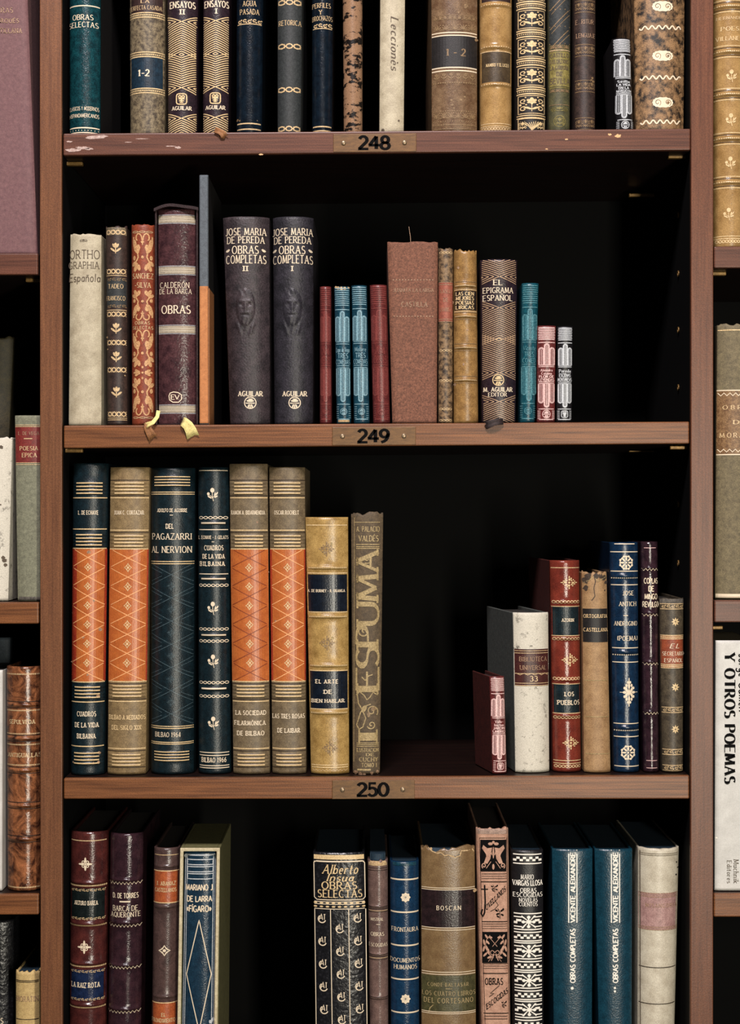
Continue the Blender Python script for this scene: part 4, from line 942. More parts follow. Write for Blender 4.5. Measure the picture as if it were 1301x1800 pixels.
    crisol(b, 573, 741, ROSEG, (('Alejandro', .7, 'bold'), ('Casona', .6, 'bold'), ('FLOR DE', .85, 'sansb'), ('LEYENDAS', .9, 'sansb'))); b.done()
    b = Book('small black arched book at the right end above plate 249', 'b', 980.5, 1008, 573, 979, 1006, 742, NOIR, d=.012, depth=.062, bulge=4, p='soft')
    crisol(b, 574, 741, SILVER, (('Pereda', .8, 'bold'), ('ESCENAS', .8, 'sansb'), ('MONTAÑESAS', .98, 'sansb')), emb='sqemblem'); b.done()
row_two()
# ================================================================== shelf above plate 250
DGREEN = mat('dark teal leather', (18, 36, 43), (11, 23, 28), rough=0.36, sc=200, grain=.35, bump=.4)
KHAKI = mat('khaki leather', (138, 116, 80), (112, 92, 62), rough=.5, sc=200, grain=.3, bump=.3)
KHAKI2 = mat('grey khaki leather', (118, 102, 76), (92, 78, 58), rough=.5, sc=200, grain=.3, bump=.3)
ORANGE = mat('orange leather', (186, 104, 50), (168, 88, 42), rough=0.36, sc=150, grain=.2, bump=.2)
ORED = mat('red edge of orange leather', (142, 46, 34), (166, 60, 36), rough=0.36, sc=150, grain=.2)
ORLINE = mat('pale tooling on orange', (232, 168, 112), None, rough=.5, grain=.25, bump=0)
ORDARK = mat('brown tooling on orange', (130, 58, 30), None, rough=.5, grain=.25, bump=0)
BLIND = mat('blind tooling on teal', (72, 90, 96), (34, 52, 60), rough=.4, sc=900, lo=.4, hi=.65, grain=.3, bump=0)
OCHRE = mat('ochre marbled leather', (178, 146, 88), (134, 104, 56), rough=0.3, sc=110, lo=.35, hi=.7, grain=.25, detail=9)
NAVLAB = mat('midnight label leather', (20, 28, 40), (12, 18, 28), rough=0.28, sc=200, grain=.3)
SPUM = mat('brown grey cloth', (94, 78, 56), (70, 58, 42), rough=.7, sc=250, grain=.3)
SPGOLD = mat('dull straw print', (186, 164, 116), (128, 108, 72), rough=.6, sc=700, lo=.3, hi=.7, grain=.25, bump=0)
BIBV = mat('stained ivory vellum', (98, 92, 82), (204, 198, 182), rough=.6, sc=150, lo=.30, hi=.44, grain=.15, detail=8)
GREYC = mat('grey green paper', (92, 96, 90), (72, 76, 72), rough=.8, sc=300, grain=.3)
WINE = mat('wine label leather', (74, 34, 30), (54, 24, 24), rough=.45, sc=200, grain=.3)
RED = mat('chestnut red leather', (128, 54, 40), (90, 36, 29), rough=0.2, sc=90, lo=.3, hi=.7, grain=.25, detail=8)
REDC = mat('dark red cloth', (88, 36, 30), (70, 28, 24), rough=.6, sc=200, grain=.25)
BUFF = mat('buff rough calf', (168, 134, 94), (134, 102, 68), rough=.6, sc=120, lo=.35, hi=.7, grain=.25, detail=8)
TORN = mat('torn dark patch', (74, 60, 48), (48, 38, 32), rough=.7, sc=300, grain=.3)
BLUE = mat('royal blue leather', (20, 46, 72), (13, 31, 52), rough=0.23, sc=180, grain=.3, bump=.3)
VIOL = mat('dark violet leather', (56, 36, 44), (32, 20, 26), rough=0.15, sc=120, grain=.3, bump=.3)
PATT = mat('grey brown decorated calf', (84, 74, 58), (56, 48, 38), rough=.5, sc=200, grain=.35)
RUSTL = mat('rust label leather', (150, 74, 46), (122, 56, 36), rough=.5, sc=200, grain=.3)
DUST = mat('dusty head cap', (104, 98, 88), (64, 60, 56), rough=.8, sc=400, grain=.35)

def lattice(b, y0, y1, n, m, orn, w=1.3, top=.9, double=False, step=None):
    """crossing diagonals with an ornament in every lozenge"""
    st = step or (y1-y0)/n
    for i in range(n+1):
        yc = y0+i*st
        for sg in (-1, 1):
            c = lambda y: (b.xl(y)+b.xr(y))/2
            hw = (b.xr(yc)-b.xl(yc))/2*top; dy = st*.46
            q = [(c(yc)-sg*hw, yc-dy), (c(yc)+sg*hw, yc+dy)]
            q = [(q[0][0]+(q[1][0]-q[0][0])*k/20, q[0][1]+(q[1][1]-q[0][1])*k/20) for k in range(21)]
            q = [p for p in q if y0-st*.42 <= p[1] <= y1+st*.5]
            if len(q) > 1: b.stroke(q, w, m)
            if double:
                q2 = [(c(yc)-sg*hw, yc-dy+7), (c(yc)-sg*hw*.45, yc-dy*.45+6)]; b.stroke(q2, w*.8, m)
                q2 = [(c(yc)+sg*hw, yc+dy-7), (c(yc)+sg*hw*.45, yc+dy*.45-6)]; b.stroke(q2, w*.8, m)
        if i < n and orn:
            y = yc+st/2; c_ = (b.xl(y)+b.xr(y))/2; b.motif(orn[0], c_, y, orn[1], orn[2], orn[3])
def ribs(b, ys, m=GILT2, t=.74, h=2.2):
    for y in ys: b.line(y, m, h, t)

def row_three():
    RB = lambda y, n=4, s=6: [y+s*i for i in range(n)]
    def band4(y0): return tuple((y0+i*6, 5.6, .7) for i in range(4))
    b = Book('teal headed orange book beside the left upright', 'c', 125, 188, 814, 121, 180.5, 1362, DGREEN, d=.014, bulge=8, bands=band4(849)+band4(940)+band4(1208)+band4(1324))
    b.label(965, 1198, ORANGE, .99); b.bar(965, 1198, ORED, -.66, 'worn_patch', t0=-.99); b.bar(965, 1198, ORED, .99, 'worn_patch', t0=.9); lattice(b, 980, 1182, 6, ORLINE, ('gem', 13, 14, GILT2), 1.4)
    ribs(b, RB(849)); ribs(b, RB(940)); ribs(b, RB(1208)); ribs(b, RB(1324)); b.lines((875, 930, 964, 1199, 1234, 1312), GILT2, 1.8, .96)
    b.text('L. DE ECHAVE', 137, 172, 901, 6.5, CREAM, 'slab'); b.text('CUADROS', 135, 168, 1255, 8, CREAM, 'slab'); b.text('DE LA VIDA', 131, 172, 1274.5, 8, CREAM, 'slab'); b.text('BILBAINA', 135, 167, 1294, 8, CREAM, 'slab')
    b.chips([(156, 971, 4), (129, 1158, 7), (126, 1166, 6), (128, 1151, 5), (175, 1107, 4), (146, 1120, 3), (128, 1106, 2.5), (171, 1223, 4), (173, 1324, 3.4), (127, 1341, 2), (172, 1341, 3), (164, 1342, 2.5), (165, 1056, 3), (125, 1078, 2.5), (154, 1186, 2.5)], FAINT); b.done()

    for lab, c, y0, yb, m, lm, au, ti, lab2 in (
        ('khaki headed orange book, second from the left upright', (192, 262, 187, 255), 821, 1358, KHAKI, ORLINE, ('JUAN C. CORTAZAR', 200, 252), (('BILBAO A MEDIADOS', 191, 254, 1261), ('DEL SIGLO XIX', 196, 247, 1279)), 0),
        ('grey headed orange book with dark lozenge lines, beside the slim green book', (402, 470, 409, 474), 815, 1358, KHAKI2, ORDARK, ('RAMON A. BIDARMENDIA', 406, 465), (('LA SOCIEDAD', 414, 467, 1253), ('FILARMÓNICA', 412, 466, 1271), ('DE BILBAO', 417, 464, 1289)), 1),
        ('grey headed orange book with pale lozenge lines, beside the ochre ribbed book', (472, 536, 478, 538), 821, 1358, KHAKI2, ORLINE, ('OSCAR ROCHELT', 482, 525), (('LAS TRES ROSAS', 479, 535, 1259), ('DE LAIBAR', 488, 527, 1284)), 2)):
        b = Book(lab, 'c', c[0], c[1], y0, c[2], c[3], yb, m, d=.017, bulge=7, p='soft', bands=band4(849)+band4(942)+band4(1206)+band4(1327))
        b.label(965, 1198, ORANGE, .99); st = 33
        if lab2 != 1: b.bar(966, 1197, ORED, .99, 'worn_patch', t0=.93)
        if lab2 == 2: b.bar(966, 1197, ORED, -.88, 'worn_patch', t0=-.99)
        lattice(b, 981, 1182, 6, lm, ('gem', 13, 15, GILT2), 1.3)
        ribs(b, RB(849)); ribs(b, RB(942)); ribs(b, RB(1206)); ribs(b, RB(1327)); b.lines((875, 932, 965, 1198, 1233, 1316), GILT2, 1.8, .97); b.lines((844, 871, 936, 1202, 1229, 1320, 1349), DARKLINE, 1.3, .98)
        b.text(au[0], au[1], au[2], 901, 6.5, CREAM, 'slab')
        for s, x0, x1, y in ti: b.text(s, x0, x1, y, 7.5, CREAM if lab2 else GILT2, 'slab')
        if lab2: b.chips([(452, 918, 2), (472, 1006, 1.5), (484, 1092, 3)], FAINT)
        b.done()
        if lab2 == 0:
            b = Book('wide dark teal book with blind lozenges and gold title', 'c', 262, 341, 822, 262, 339, 1357, DGREEN, d=.017, bulge=9, bands=tuple((838+i*5, 4.6, .6) for i in range(4))+tuple((1322+i*5, 4.6, .6) for i in range(4)))
            ribs(b, RB(838, 4, 5), GILT2, .8, 1.8); ribs(b, RB(1322, 4, 5), GILT2, .8, 1.8); b.lines((865, 868.5, 987, 991, 1277, 1280.5, 1305, 1308), GILT2, 1.5, .97)
            b.text('ADOLFO DE AGUIRRE', 276, 328, 897, 6, CREAM, 'slab'); b.line(905.5, CREAM, 1.2, .07); b.text('DEL', 292, 305, 925, 8, CREAM, 'slab'); b.text('PAGAZARRI', 266, 335, 943, 10.5, CREAM, 'roman'); b.text('AL NERVION', 265, 335, 966, 11, CREAM, 'roman'); b.text('BILBAO 1964', 272, 317, 1291.5, 8, CREAM, 'roman')
            lattice(b, 1010, 1255, 6, BLIND, ('fleuron', 17, 16, BLIND), 1.2, .95, True); b.done()
            b = Book('slim dark green book with pinkish gold rose sprigs', 'c', 346, 402, 821, 347, 405, 1354, DGREEN, d=.019, bulge=8, bands=((919, 7, 1.0), (1017, 7, 1.0), (1116, 7, 1.0), (1211, 7, 1.0)))
            for y in (869, 1069, 1162, 1271): b.motif('rose', (b.xl(y)+b.xr(y))/2-1, y, 21, 25, CREAM)
            for y in (910, 1029, 1106, 1127, 1200, 1224): b.chain(y, 4.4, CREAM, 8, .92)
            for y in (919.5, 1017.5, 1116.5, 1210.5): b.line(y, CREAM, 2.8, .76)
            b.lines((827, 931, 1009, 1323, 1328, 1346, 1350), CREAM, 1.5, .9); b.text('L. ECHAVE - J. GELATS', 348, 400, 944.5, 5.5, CREAM, 'slab'); b.line(952.5, CREAM, 1.2, .08)
            b.text('CUADROS', 359, 392, 963, 8, CREAM, 'slab'); b.text('DE LA VIDA', 356, 394, 978, 7.5, CREAM, 'slab'); b.text('BILBAINA', 351, 394, 991, 7.5, CREAM, 'slab', sp=.35); b.text('BILBAO 1966', 354, 397, 1336, 8, CREAM, 'slab'); b.done()

    b = Book('ochre ribbed book with two midnight blue labels', 'c', 536, 612, 909, 546, 614, 1361, OCHRE, d=.014, bulge=8, p='soft', bands=((997, 9, 1.3), (1083, 9, 1.3), (1169, 9, 1.3), (1252, 9, 1.3)))
    b.label(1010, 1075, NAVLAB, .93); b.label(1180, 1246, NAVLAB, .93); b.lines((923, 1007.5, 1076, 1179, 1246.5, 1345, 1349), GILT2, 1.6, .94)
    for y in (997, 1083, 1169, 1252): b.beads(y+1, GILT2, 1.5, 3, .88)
    b.text('A. DE BURNEY - R. URANGA', 541, 606, 1038.5, 4.5, CREAM, 'slab'); b.text('EL ARTE', 555, 594, 1198, 6.5, CREAM, 'slab', sp=.35); b.text('DE', 570, 583, 1216, 6.5, CREAM, 'slab'); b.text('BIEN HABLAR', 548, 605, 1232, 6, CREAM, 'slab')
    for y, x in ((965, 574), (1130, 575), (1315, 580)): b.motif('fleuron', x, y, 30, 28, DULL); b.chips([(x+9, y-8, 4), (x-3, y+6, 3)], SPGOLD)
    b.zig(1354, 3, GILT, 3, .9, 1); b.done()

    b = Book('worn brown cloth book with large ornate letters climbing its spine', 'c', 617, 674, 903, 620, 668, 1361, SPUM, d=.014, bulge=5, p='soft', name='cloth_book', worn=4, cover=SPUM)
    b.stroke([(624, 918), (668, 918)], 1.2, SPGOLD); b.stroke([(623, 910), (622, 1340)], .8, SPGOLD); b.text('A. PALACIO', 627, 667, 930, 9, SPGOLD, 'bold'); b.text('VALDÉS', 631, 665, 946.5, 10, SPGOLD, 'bold')
    for y in (957, 961, 964): b.stroke([(626, y), (667, y)], 1.6, SPGOLD)
    for s, ya, yb_ in (('A', 970, 1004), ('M', 1012, 1054), ('U', 1061, 1096), ('P', 1100, 1133), ('S', 1138, 1172), ('E', 1176, 1211)):
        c = 646; P, adv = text_polys(s, 'roman', 0)
        b.text(s, ya, yb_, c, 39, SPGOLD, 'roman', rot=90)
    b.stroke([(640+q[0], 986+q[1]) for q in spiral(6, -4, 1.5, 9, 0, 480, 20)], 2, SPGOLD, 'lettering'); b.stroke([(636+q[0], 1110+q[1]) for q in spiral(4, 0, 1, 10, 90, 560, 22)], 2.6, SPGOLD, 'lettering')
    # the curling initial plant below the title
    for pts in ([(626, 1222), (632, 1216), (640, 1222), (645, 1230), (650, 1226), (656, 1217), (664, 1222)], [(628, 1220), (630, 1236), (637, 1248), (643, 1262), (638, 1278), (631, 1282), (627, 1274), (634, 1252), (645, 1240), (652, 1238)],
                [(650+q[0], 1252+q[1]) for q in spiral(4, -2, 2, 11, -40, 400, 20)], [(653+q[0], 1274+q[1]) for q in spiral(0, 0, 1, 8, 60, 520, 20)], [(636, 1190), (642, 1196), (648, 1188), (655, 1186)]):
        b.stroke(pts, 2, SPGOLD)
    b.ell(640, 1246, 4, 7, SPGOLD, a=30); b.ell(657, 1246, 5, 4, DULL, a=-20); b.ell(648, 1256, 3, 5, DULL)
    b.text('I', 1290, 1300, 647, 34, SPGOLD, 'roman', rot=90)
    for y in (1306, 1309, 1312): b.stroke([(627, y), (666, y)], 1.4, SPGOLD)
    b.text('ILUSTRACION', 627, 665, 1318.5, 6.5, SPGOLD, 'bold'); b.text('DE', 644, 657, 1326.5, 5, SPGOLD, 'bold'); b.text('CUCHY', 632, 664, 1335, 7, SPGOLD, 'bold'); b.text('TOMO I', 636, 662, 1345, 7, SPGOLD, 'bold')
    b.stroke([(628, 1353), (652, 1353)], 3, SPGOLD); b.chips([(625, 1358, 5), (633, 1360, 5), (640, 1361, 4), (654, 1359, 4), (664, 1357, 4)], FAINT); b.done()

    b = Book('small red arched book turned to show its dark red side', 'c', 860.5, 887, 1189, 866, 892, 1361, CRIMS, d=.011, depth=.062, bulge=3.5, p='soft', rot=11, cover=REDC)
    crisol(b, 1190, 1360, ROSEG, (('Valle-', .6, 'bold'), ('Inclan', .7, 'bold'), ('JARDIN', .85, 'sansb'), ('UMBRIO', .9, 'sansb')), emb='sqemblem'); b.done()

    b = Book('ivory vellum book with a wine label and grey green sides', 'c', 902, 966, 1077, 906, 968, 1358, BIBV, d=.018, depth=.115, bulge=7, p='soft', rot=8, cover=GREYC, name='vellum_book')
    b.label(1141, 1206, WINE, .96)
    for y in (1144, 1148, 1184, 1201, 1205): b.line(y, GILT, 1, .95)
    b.zig(1185, 3, GILT, 6, .9, 1); b.text('BIBLIOTECA', 912, 961, 1158.5, 7.5, FAINT, 'roman'); b.text('UNIVERSAL', 913, 960, 1173.5, 7.5, FAINT, 'roman'); b.text('33', 930, 943, 1193, 9, GILT2, 'roman'); b.done()

    b = Book('chestnut red book with dark green labels and wide gilt fleurons', 'c', 967.5, 1021, 985, 973, 1024, 1357, RED, d=.021, depth=.13, bulge=7, rot=3.2, cover=REDC, bands=((1058, 8, 1.2), (1122, 8, 1.2), (1195, 8, 1.2), (1258, 8, 1.2)))
    b.label(1066, 1117, DGREEN, .97); b.label(1203, 1253, DGREEN, .97); b.lines((998, 1066, 1117.5, 1202.5, 1254, 1337, 1342), GILT, 1.4, .95)
    for y in (1058, 1123, 1193, 1261, 1347): b.chain(y, 4.6, GILT, 6, .93)
    for y in (1024, 1160, 1306): b.motif('fleuron', (b.xl(y)+b.xr(y))/2+5, y, 33, 25, GILT2)
    b.text('AZORIN', 987, 1008, 1090, 5.5, CREAM, 'slab'); b.text('LOS', 992, 1008, 1220, 7, CREAM, 'slab'); b.text('PUEBLOS', 980, 1019, 1235, 7.5, CREAM, 'slab'); b.done()

    b = Book('buff rough calf book with a black title band and torn head', 'c', 1024, 1068, 1006, 1028, 1075, 1360, BUFF, d=.016, bulge=6, p='soft', worn=3)
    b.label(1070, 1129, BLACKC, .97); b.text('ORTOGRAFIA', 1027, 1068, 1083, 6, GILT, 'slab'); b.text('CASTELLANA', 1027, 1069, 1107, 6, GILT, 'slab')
    b.lines((1196, 1260, 1325), SPGOLD, 1.1, .9); b.chips([(1030, 1020, 8), (1034, 1013, 7), (1030, 1034, 6), (1048, 1013, 6), (1062, 1016, 6), (1066, 1024, 4), (1056, 1012, 6), (1064, 1038, 2)], TORN)
    b.stroke([(1044, 1012), (1047, 1022), (1044, 1034), (1046, 1048), (1040, 1056)], 1.4, TORN, 'worn_patch'); b.stroke([(1027, 1024), (1036, 1020), (1044, 1014), (1052, 1022), (1066, 1014)], 1.2, SPGOLD, 'worn_patch'); b.done()

    b = Book('royal blue book with white gold rosettes and a starburst', 'c', 1073, 1124, 953, 1081, 1126, 1360, BLUE, d=.017, depth=.15, bulge=7, bands=((1012, 10, 1.2), (1146, 10, 1.2), (1279, 10, 1.2)))
    b.motif('rosette', 1101, 989, 24, 25, CREAM); b.motif('rosette', 1104.5, 1323, 25, 25, CREAM); b.motif('burst', 1106, 1217, 32, 50, CREAM)
    for y in (970, 1004, 1028, 1139, 1164, 1272, 1295, 1347): b.line(y, CREAM, 1.6, .95)
    for y in (1016, 1151, 1284): b.beads(y, CREAM, 1.2, 3.4, .9)
    b.line(956, CREAM, 1.4, .7); b.text('JOSE', 1095, 1114, 1042.5, 7.5, CREAM, 'roman'); b.text('ANTICH', 1089, 1119, 1061.5, 7.5, CREAM, 'roman'); b.line(1082, CREAM, 1.4, .16); b.text('ANDROGINO', 1081, 1121, 1096, 7.5, CREAM, 'roman'); b.text('(POEMA)', 1086, 1122, 1122, 8, CREAM, 'roman'); b.done()

    b = Book('narrow glossy dark violet book with white zigzag rules', 'c', 1128, 1158, 952, 1133, 1160, 1360, VIOL, d=.017, bulge=6, bands=((998, 7, 1), (1077, 7, 1), (1163, 7, 1), (1251, 7, 1)))
    for y in (1001, 1081, 1167, 1254): b.zig(y, 4, CREAM, 3, .96, 1.3)
    for y in (963, 1337, 1350): b.line(y, ROSEG, 1, .7)
    for i, s in enumerate(('COPLAS', 'DE', 'MINGO', 'REVULGO')): w = (24, 9, 22, 28)[i]; b.text(s, 1145-w/2, 1145+w/2, 1021+i*13.8, 9, CREAM, 'sansb')
    b.done()

    b = Book('grey brown book with gold daisies and a rust label, beside the right upright', 'c', 1161, 1204, 1052, 1166, 1203, 1360, PATT, d=.016, bulge=7, worn=1)
    b.bar(1053, 1062, DUST, .98, 'worn_patch')
    for y in (1066, 1248, 1322, 1350): b.lines((y-4.5, y+4.5), GILT, 1.4, .96); b.scroll(y, 6, GILT, 8, .93)
    b.label(1118, 1175, RUSTL, .97)
    for y in (1120, 1171): b.lines((y-3, y, y+3), GILT, 1.8, .97); b.beads(y, GILT2, 1.2, 3)
    b.text('EL', 1178, 1194, 1135.5, 7.5, CREAM, 'italic', sp=.5); b.text('SECRETARIO', 1166, 1204, 1149, 6.5, CREAM, 'roman'); b.text('ESPAÑOL', 1169, 1201, 1161, 6.5, CREAM, 'roman')
    for y in (1093, 1208, 1282): b.motif('star', 1187.5, y, 15, 16, GILT2)
    b.done()
row_three()
# ================================================================== lowest shelf in view
MAROON = mat('maroon leather', (84, 40, 36), (54, 25, 25), rough=0.2, sc=100, grain=.3, detail=8)
AUBER = mat('aubergine leather', (58, 36, 42), (36, 22, 28), rough=0.14, sc=100, grain=.3, bump=.3)
BLKLAB = mat('greenish black label', (24, 32, 32), (16, 22, 22), rough=0.22, sc=200, grain=.3)
BLULAB = mat('ink blue label', (28, 42, 74), (18, 28, 52), rough=0.22, sc=200, grain=.3)
GREYBR = mat('marbled grey brown leather', (86, 66, 62), (58, 44, 42), rough=0.26, sc=90, lo=.35, hi=.7, grain=.25, detail=9, distort=1.5)
ORLAB = mat('burnt orange label', (172, 90, 50), (146, 70, 40), rough=0.32, sc=200, grain=.25)
OLSLIP = mat('olive green card', (120, 116, 76), (98, 94, 60), rough=.65, sc=250, grain=.2)
SLIPED = mat('cream card edge', (206, 194, 160), (180, 166, 132), rough=.65, sc=250, grain=.15)
LARRA = mat('steel blue leather', (28, 54, 72), (20, 40, 56), rough=0.22, sc=200, grain=.3, bump=.3)
PEBBLE = mat('black pebbled leather', (38, 38, 42), (20, 20, 23), rough=0.28, sc=320, kind='voronoi', lo=.05, hi=.5, grain=.3, bump=.9, bsc=320)
TAUPE = mat('taupe calf', (124, 100, 92), (80, 62, 58), rough=0.24, sc=100, lo=.3, hi=.72, grain=.25, detail=8)
SAPPH = mat('sapphire cloth', (22, 54, 82), (15, 41, 66), rough=0.25, sc=200, grain=.3, bump=.3)
DRAB = mat('drab brown cloth', (126, 102, 70), (108, 84, 56), rough=0.3, sc=150, grain=.25)
DKPUR = mat('black purple label', (44, 30, 32), (28, 20, 22), rough=0.25, sc=200, grain=.3)
MOSS = mat('moss green label', (80, 76, 48), (58, 56, 36), rough=0.36, sc=200, grain=.3)
PINK = mat('pinkish buff cloth', (190, 148, 124), (166, 124, 102), rough=.6, sc=200, grain=.2)
PINKD = mat('greyed head cloth', (168, 140, 124), (130, 108, 96), rough=.7, sc=400, grain=.3)
ALEIX = mat('petrol leatherette', (18, 58, 74), (12, 46, 60), rough=0.3, sc=200, grain=.3, gsc=1000, bump=.4, bsc=700)
IVORY = mat('ivory parchment', (204, 196, 176), (176, 166, 146), rough=0.38, sc=110, lo=.35, hi=.7, grain=.15, detail=8)
ROSEL = mat('faded rose label', (178, 142, 136), (150, 114, 110), rough=.5, sc=200, grain=.25)

def row_four():
    G = 'd'
    b = Book('maroon ribbed book with a green black label and an ink blue one', G, 121, 187, 1463, 118.5, 183, 1800, MAROON, d=.018, bulge=9, pages=PG_DARK, bands=((1552, 9, 1.4), (1624, 9, 1.4), (1694, 9, 1.4), (1767, 9, 1.4), (1850, 9, 1.4)))
    b.label(1562, 1616, BLKLAB); b.label(1705, 1759, BLULAB); b.line(1478, GILT, 1.6, .94)
    for y in (1557, 1627, 1699, 1771): b.beads(y, GILT, 1.3, 2.6, .95, 1.8)
    for y in (1565, 1615, 1708, 1757): b.scroll(y, 5, GILT, 7, .93)
    b.motif('cross', 150, 1519, 25, 24, CREAM); b.motif('cross', 148, 1665, 25, 24, CREAM); b.text('ARTURO BAREA', 130, 171, 1587.5, 7, CREAM, 'slab'); b.text('LA RAIZ ROTA', 124, 174, 1732, 8.5, CREAM, 'slab'); b.done()

    b = Book('glossy aubergine ribbed book with white zigzag rules, beside the maroon one', G, 191, 250, 1466, 187, 246, 1800, AUBER, d=.018, bulge=9, bands=((1547, 9, 1.5), (1622, 9, 1.5), (1697, 9, 1.5), (1774, 9, 1.5), (1850, 9, 1.5)))
    for y in (1552.5, 1627.5, 1701, 1779): b.zig(y, 4.5, CREAM, 3.2, .97, 1.5)
    b.text('D. DE TORRES', 198, 242, 1574.5, 8.5, CREAM, 'bold'); b.stroke([(210, 1585), (229, 1585)], 2.4, CREAM, 'lettering'); b.text('BARCA DE', 198, 241, 1597, 9, CREAM, 'roman'); b.text('AQUERONTE', 194, 245, 1608, 8.5, CREAM, 'roman'); b.done()

    b = Book('narrow marbled grey brown book with burnt orange labels', G, 269, 315, 1491, 265, 310, 1800, GREYBR, d=.02, bulge=7, pages=PG_DARK, bands=((1523, 7, .8), (1594, 8, .8), (1752, 8, .8)))
    b.label(1530, 1588, ORLAB); b.label(1762, 1830, ORLAB); b.lines((1531, 1587, 1763), GILT2, 1.6, .96); b.line(1503, GILT, 1.3, .9)
    b.text('J. ABANAZ', 275, 308, 1553, 6.5, GILT, 'slab'); b.text('CASTELLANOS', 272, 309, 1564.5, 6.5, GILT, 'slab'); b.text('EL', 284, 291, 1784, 6, GILT, 'slab'); b.text('FRONDIMIENTO', 266, 307, 1794, 6.5, GILT, 'slab'); b.motif('gem', 289, 1671, 20, 18, CREAM); b.done()

    s = slipcase('slipcase', 'olive slipcase with a cream front rim holding the steel blue book', G, 317, 387, 1490, 312, 382.5, 1800, .016, .125, .0027, OLSLIP, 'slipcases')
    k = (D+.016)/D; l = s.location; zt = PZ(1490, .016)-l.z; X = lambda x: PX(x, .016)-l.x
    zb = PZ(1800, .016)-l.z; sl = (X(312)-X(317))/(zb-zt)
    xa, xb = X(317), X(387); x0b, x1b = xa-sl*zt, xb-(X(387)-X(382.5))/(zt-zb)*zt
    V = []; th = .0030
    for y in (-.0022, -.0001):
        V += [(x0b, y, 0), (x1b, y, 0), (xb, y, zt), (xa, y, zt), (x0b+th, y, 0), (x1b-th, y, 0), (xb-th, y, zt-th), (xa+th, y, zt-th)]
    F = [(0, 4, 7, 3), (1, 2, 6, 5), (3, 7, 6, 2), (8, 11, 15, 12), (9, 13, 14, 10), (11, 10, 14, 15), (0, 3, 11, 8), (1, 9, 10, 2), (3, 2, 10, 11), (4, 12, 15, 7), (5, 6, 14, 13), (7, 15, 14, 6), (0, 8, 12, 4), (1, 5, 13, 9)]
    o = mesh('front_rim', V, F, SLIPED, s); bv = o.modifiers.new('edge', 'BEVEL'); bv.width = .0007; bv.segments = 2
    b = Book('steel blue book framed in silver with a tall lozenge, inside the olive slipcase', G, 323.5, 380.5, 1496.5, 318.5, 376.5, 1800, LARRA, d=.0155, depth=.11, bulge=5, p='soft', pages=PG_DARK, th=.0015)
    for o_ in (2.4, 5.4): b.stroke([(323.5+o_-5*(1900-1496)/304, 1900), (323.5+o_, 1501+o_*.5), (380.5-o_, 1501+o_*.5), (380.5-o_-4*(1900-1496)/304, 1900)], 1.1, SILVER)
    for y in (1515.5, 1528, 1540.5): b.stroke([(329.5, y-4.5), (374.5, y-4.5), (374, y+4.5), (329, y+4.5), (329.5, y-4.5)], 1.6, SILVER)
    b.text('MARIANO J.', 327, 375, 1560, 10, CREAM, 'sansb'); b.text('DE LARRA', 329, 372, 1580, 9.5, CREAM, 'sansb'); b.text('«FÍGARO»', 328, 371, 1597.5, 10.5, CREAM, 'sansb')
    b.stroke([(350, 1617), (327.5, 1713), (350, 1812), (371, 1713), (350, 1617)], 1.6, CREAM); b.chips([(326, 1505, 4), (374, 1793, 4), (370, 1797, 5)], SILVER); b.done()

    b = Book('black pebbled book with rows of gold monograms below a ruled title box', G, 550, 641, 1499, 554, 646, 1800, PEBBLE, d=.018, depth=.14, bulge=5, p='soft', pages=PG_BLUE, inset=.0035)
    b.bar(1503, 1511, GILT2, .97); b.line(1515, CREAM, 1.4, .97); b.stroke([(552.5, 1578), (551.5, 1517), (556, 1514), (637, 1514), (641, 1518), (642, 1578), (638, 1582), (557, 1582), (552.5, 1578)], 1.5, CREAM)
    b.text('Alberto', 567, 628, 1528, 16, GILT2, 'italic'); b.text('Insua', 574, 620, 1542.5, 13, GILT2, 'italic'); b.text('OBRAS', 566, 627, 1556.5, 12.5, GILT2, 'roman'); b.text('SELECTAS', 559, 636, 1571, 13, GILT2, 'roman')
    for y in (1585.5, 1589.5, 1598): b.line(y, CREAM, 1.2, .97)
    for y in (1587.5, 1594): b.beads(y, GILT2, 3.4, 10, .93, 1.7)
    for xa, xb in ((581, 585), (613, 616.5), (553, 556.5), (643, 646)): b.stroke([(xa, 1599), (xb, 1870)], 1.4, CREAM, maxl=12)
    for i in range(7):
        y = 1615+40*i; q = i*1.0
        b.motif('aicres', 566+q, y, 17, 17, CREAM); b.motif('aicres', 629+q, y-1, 17, 17, CREAM); b.motif('aicres', 597.5+q, y+17, 17, 17, CREAM)
    b.done()

    b = Book('narrow taupe calf book with torn head between a black and a blue book', G, 646, 682, 1514, 650, 683, 1800, TAUPE, d=.022, bulge=7, pages=PG_BLUE, worn=3, inset=-.006, bands=((1594, 7, .7), (1678, 7, .7), (1754, 7, .7)))
    b.lines((1526, 1530, 1594, 1598, 1603, 1678, 1682, 1687, 1753, 1757), DARKLINE, 1, .96); b.lines((1601, 1684), GILT, .9, .95); b.bar(1514, 1522, TANFRAY, .9, 'worn_patch')
    b.text('MISTRAL', 652, 674, 1616, 5, CREAM, 'roman'); b.line(1625, CREAM, 1, .2); b.text('OBRAS', 652, 675, 1642, 6.5, CREAM, 'roman'); b.text('ESCOGIDAS', 649, 681, 1661, 6, CREAM, 'roman'); b.done()

    b = Book('sapphire blue cloth book with silver rules and two wheel ornaments', G, 685.5, 737, 1515, 687, 738, 1800, SAPPH, d=.022, bulge=7, pages=PG_BLUE, name='cloth_book', inset=.0005)
    b.bar(1512+4, 1522, TURQ if False else CRBLUE, .8, 'worn_patch'); b.lines((1546, 1603.5, 1662, 1721.5, 1780), CREAM, 2.6, .95)
    for y in (1577.5, 1756): b.motif('wheel', 713, y, 18, 18, CREAM)
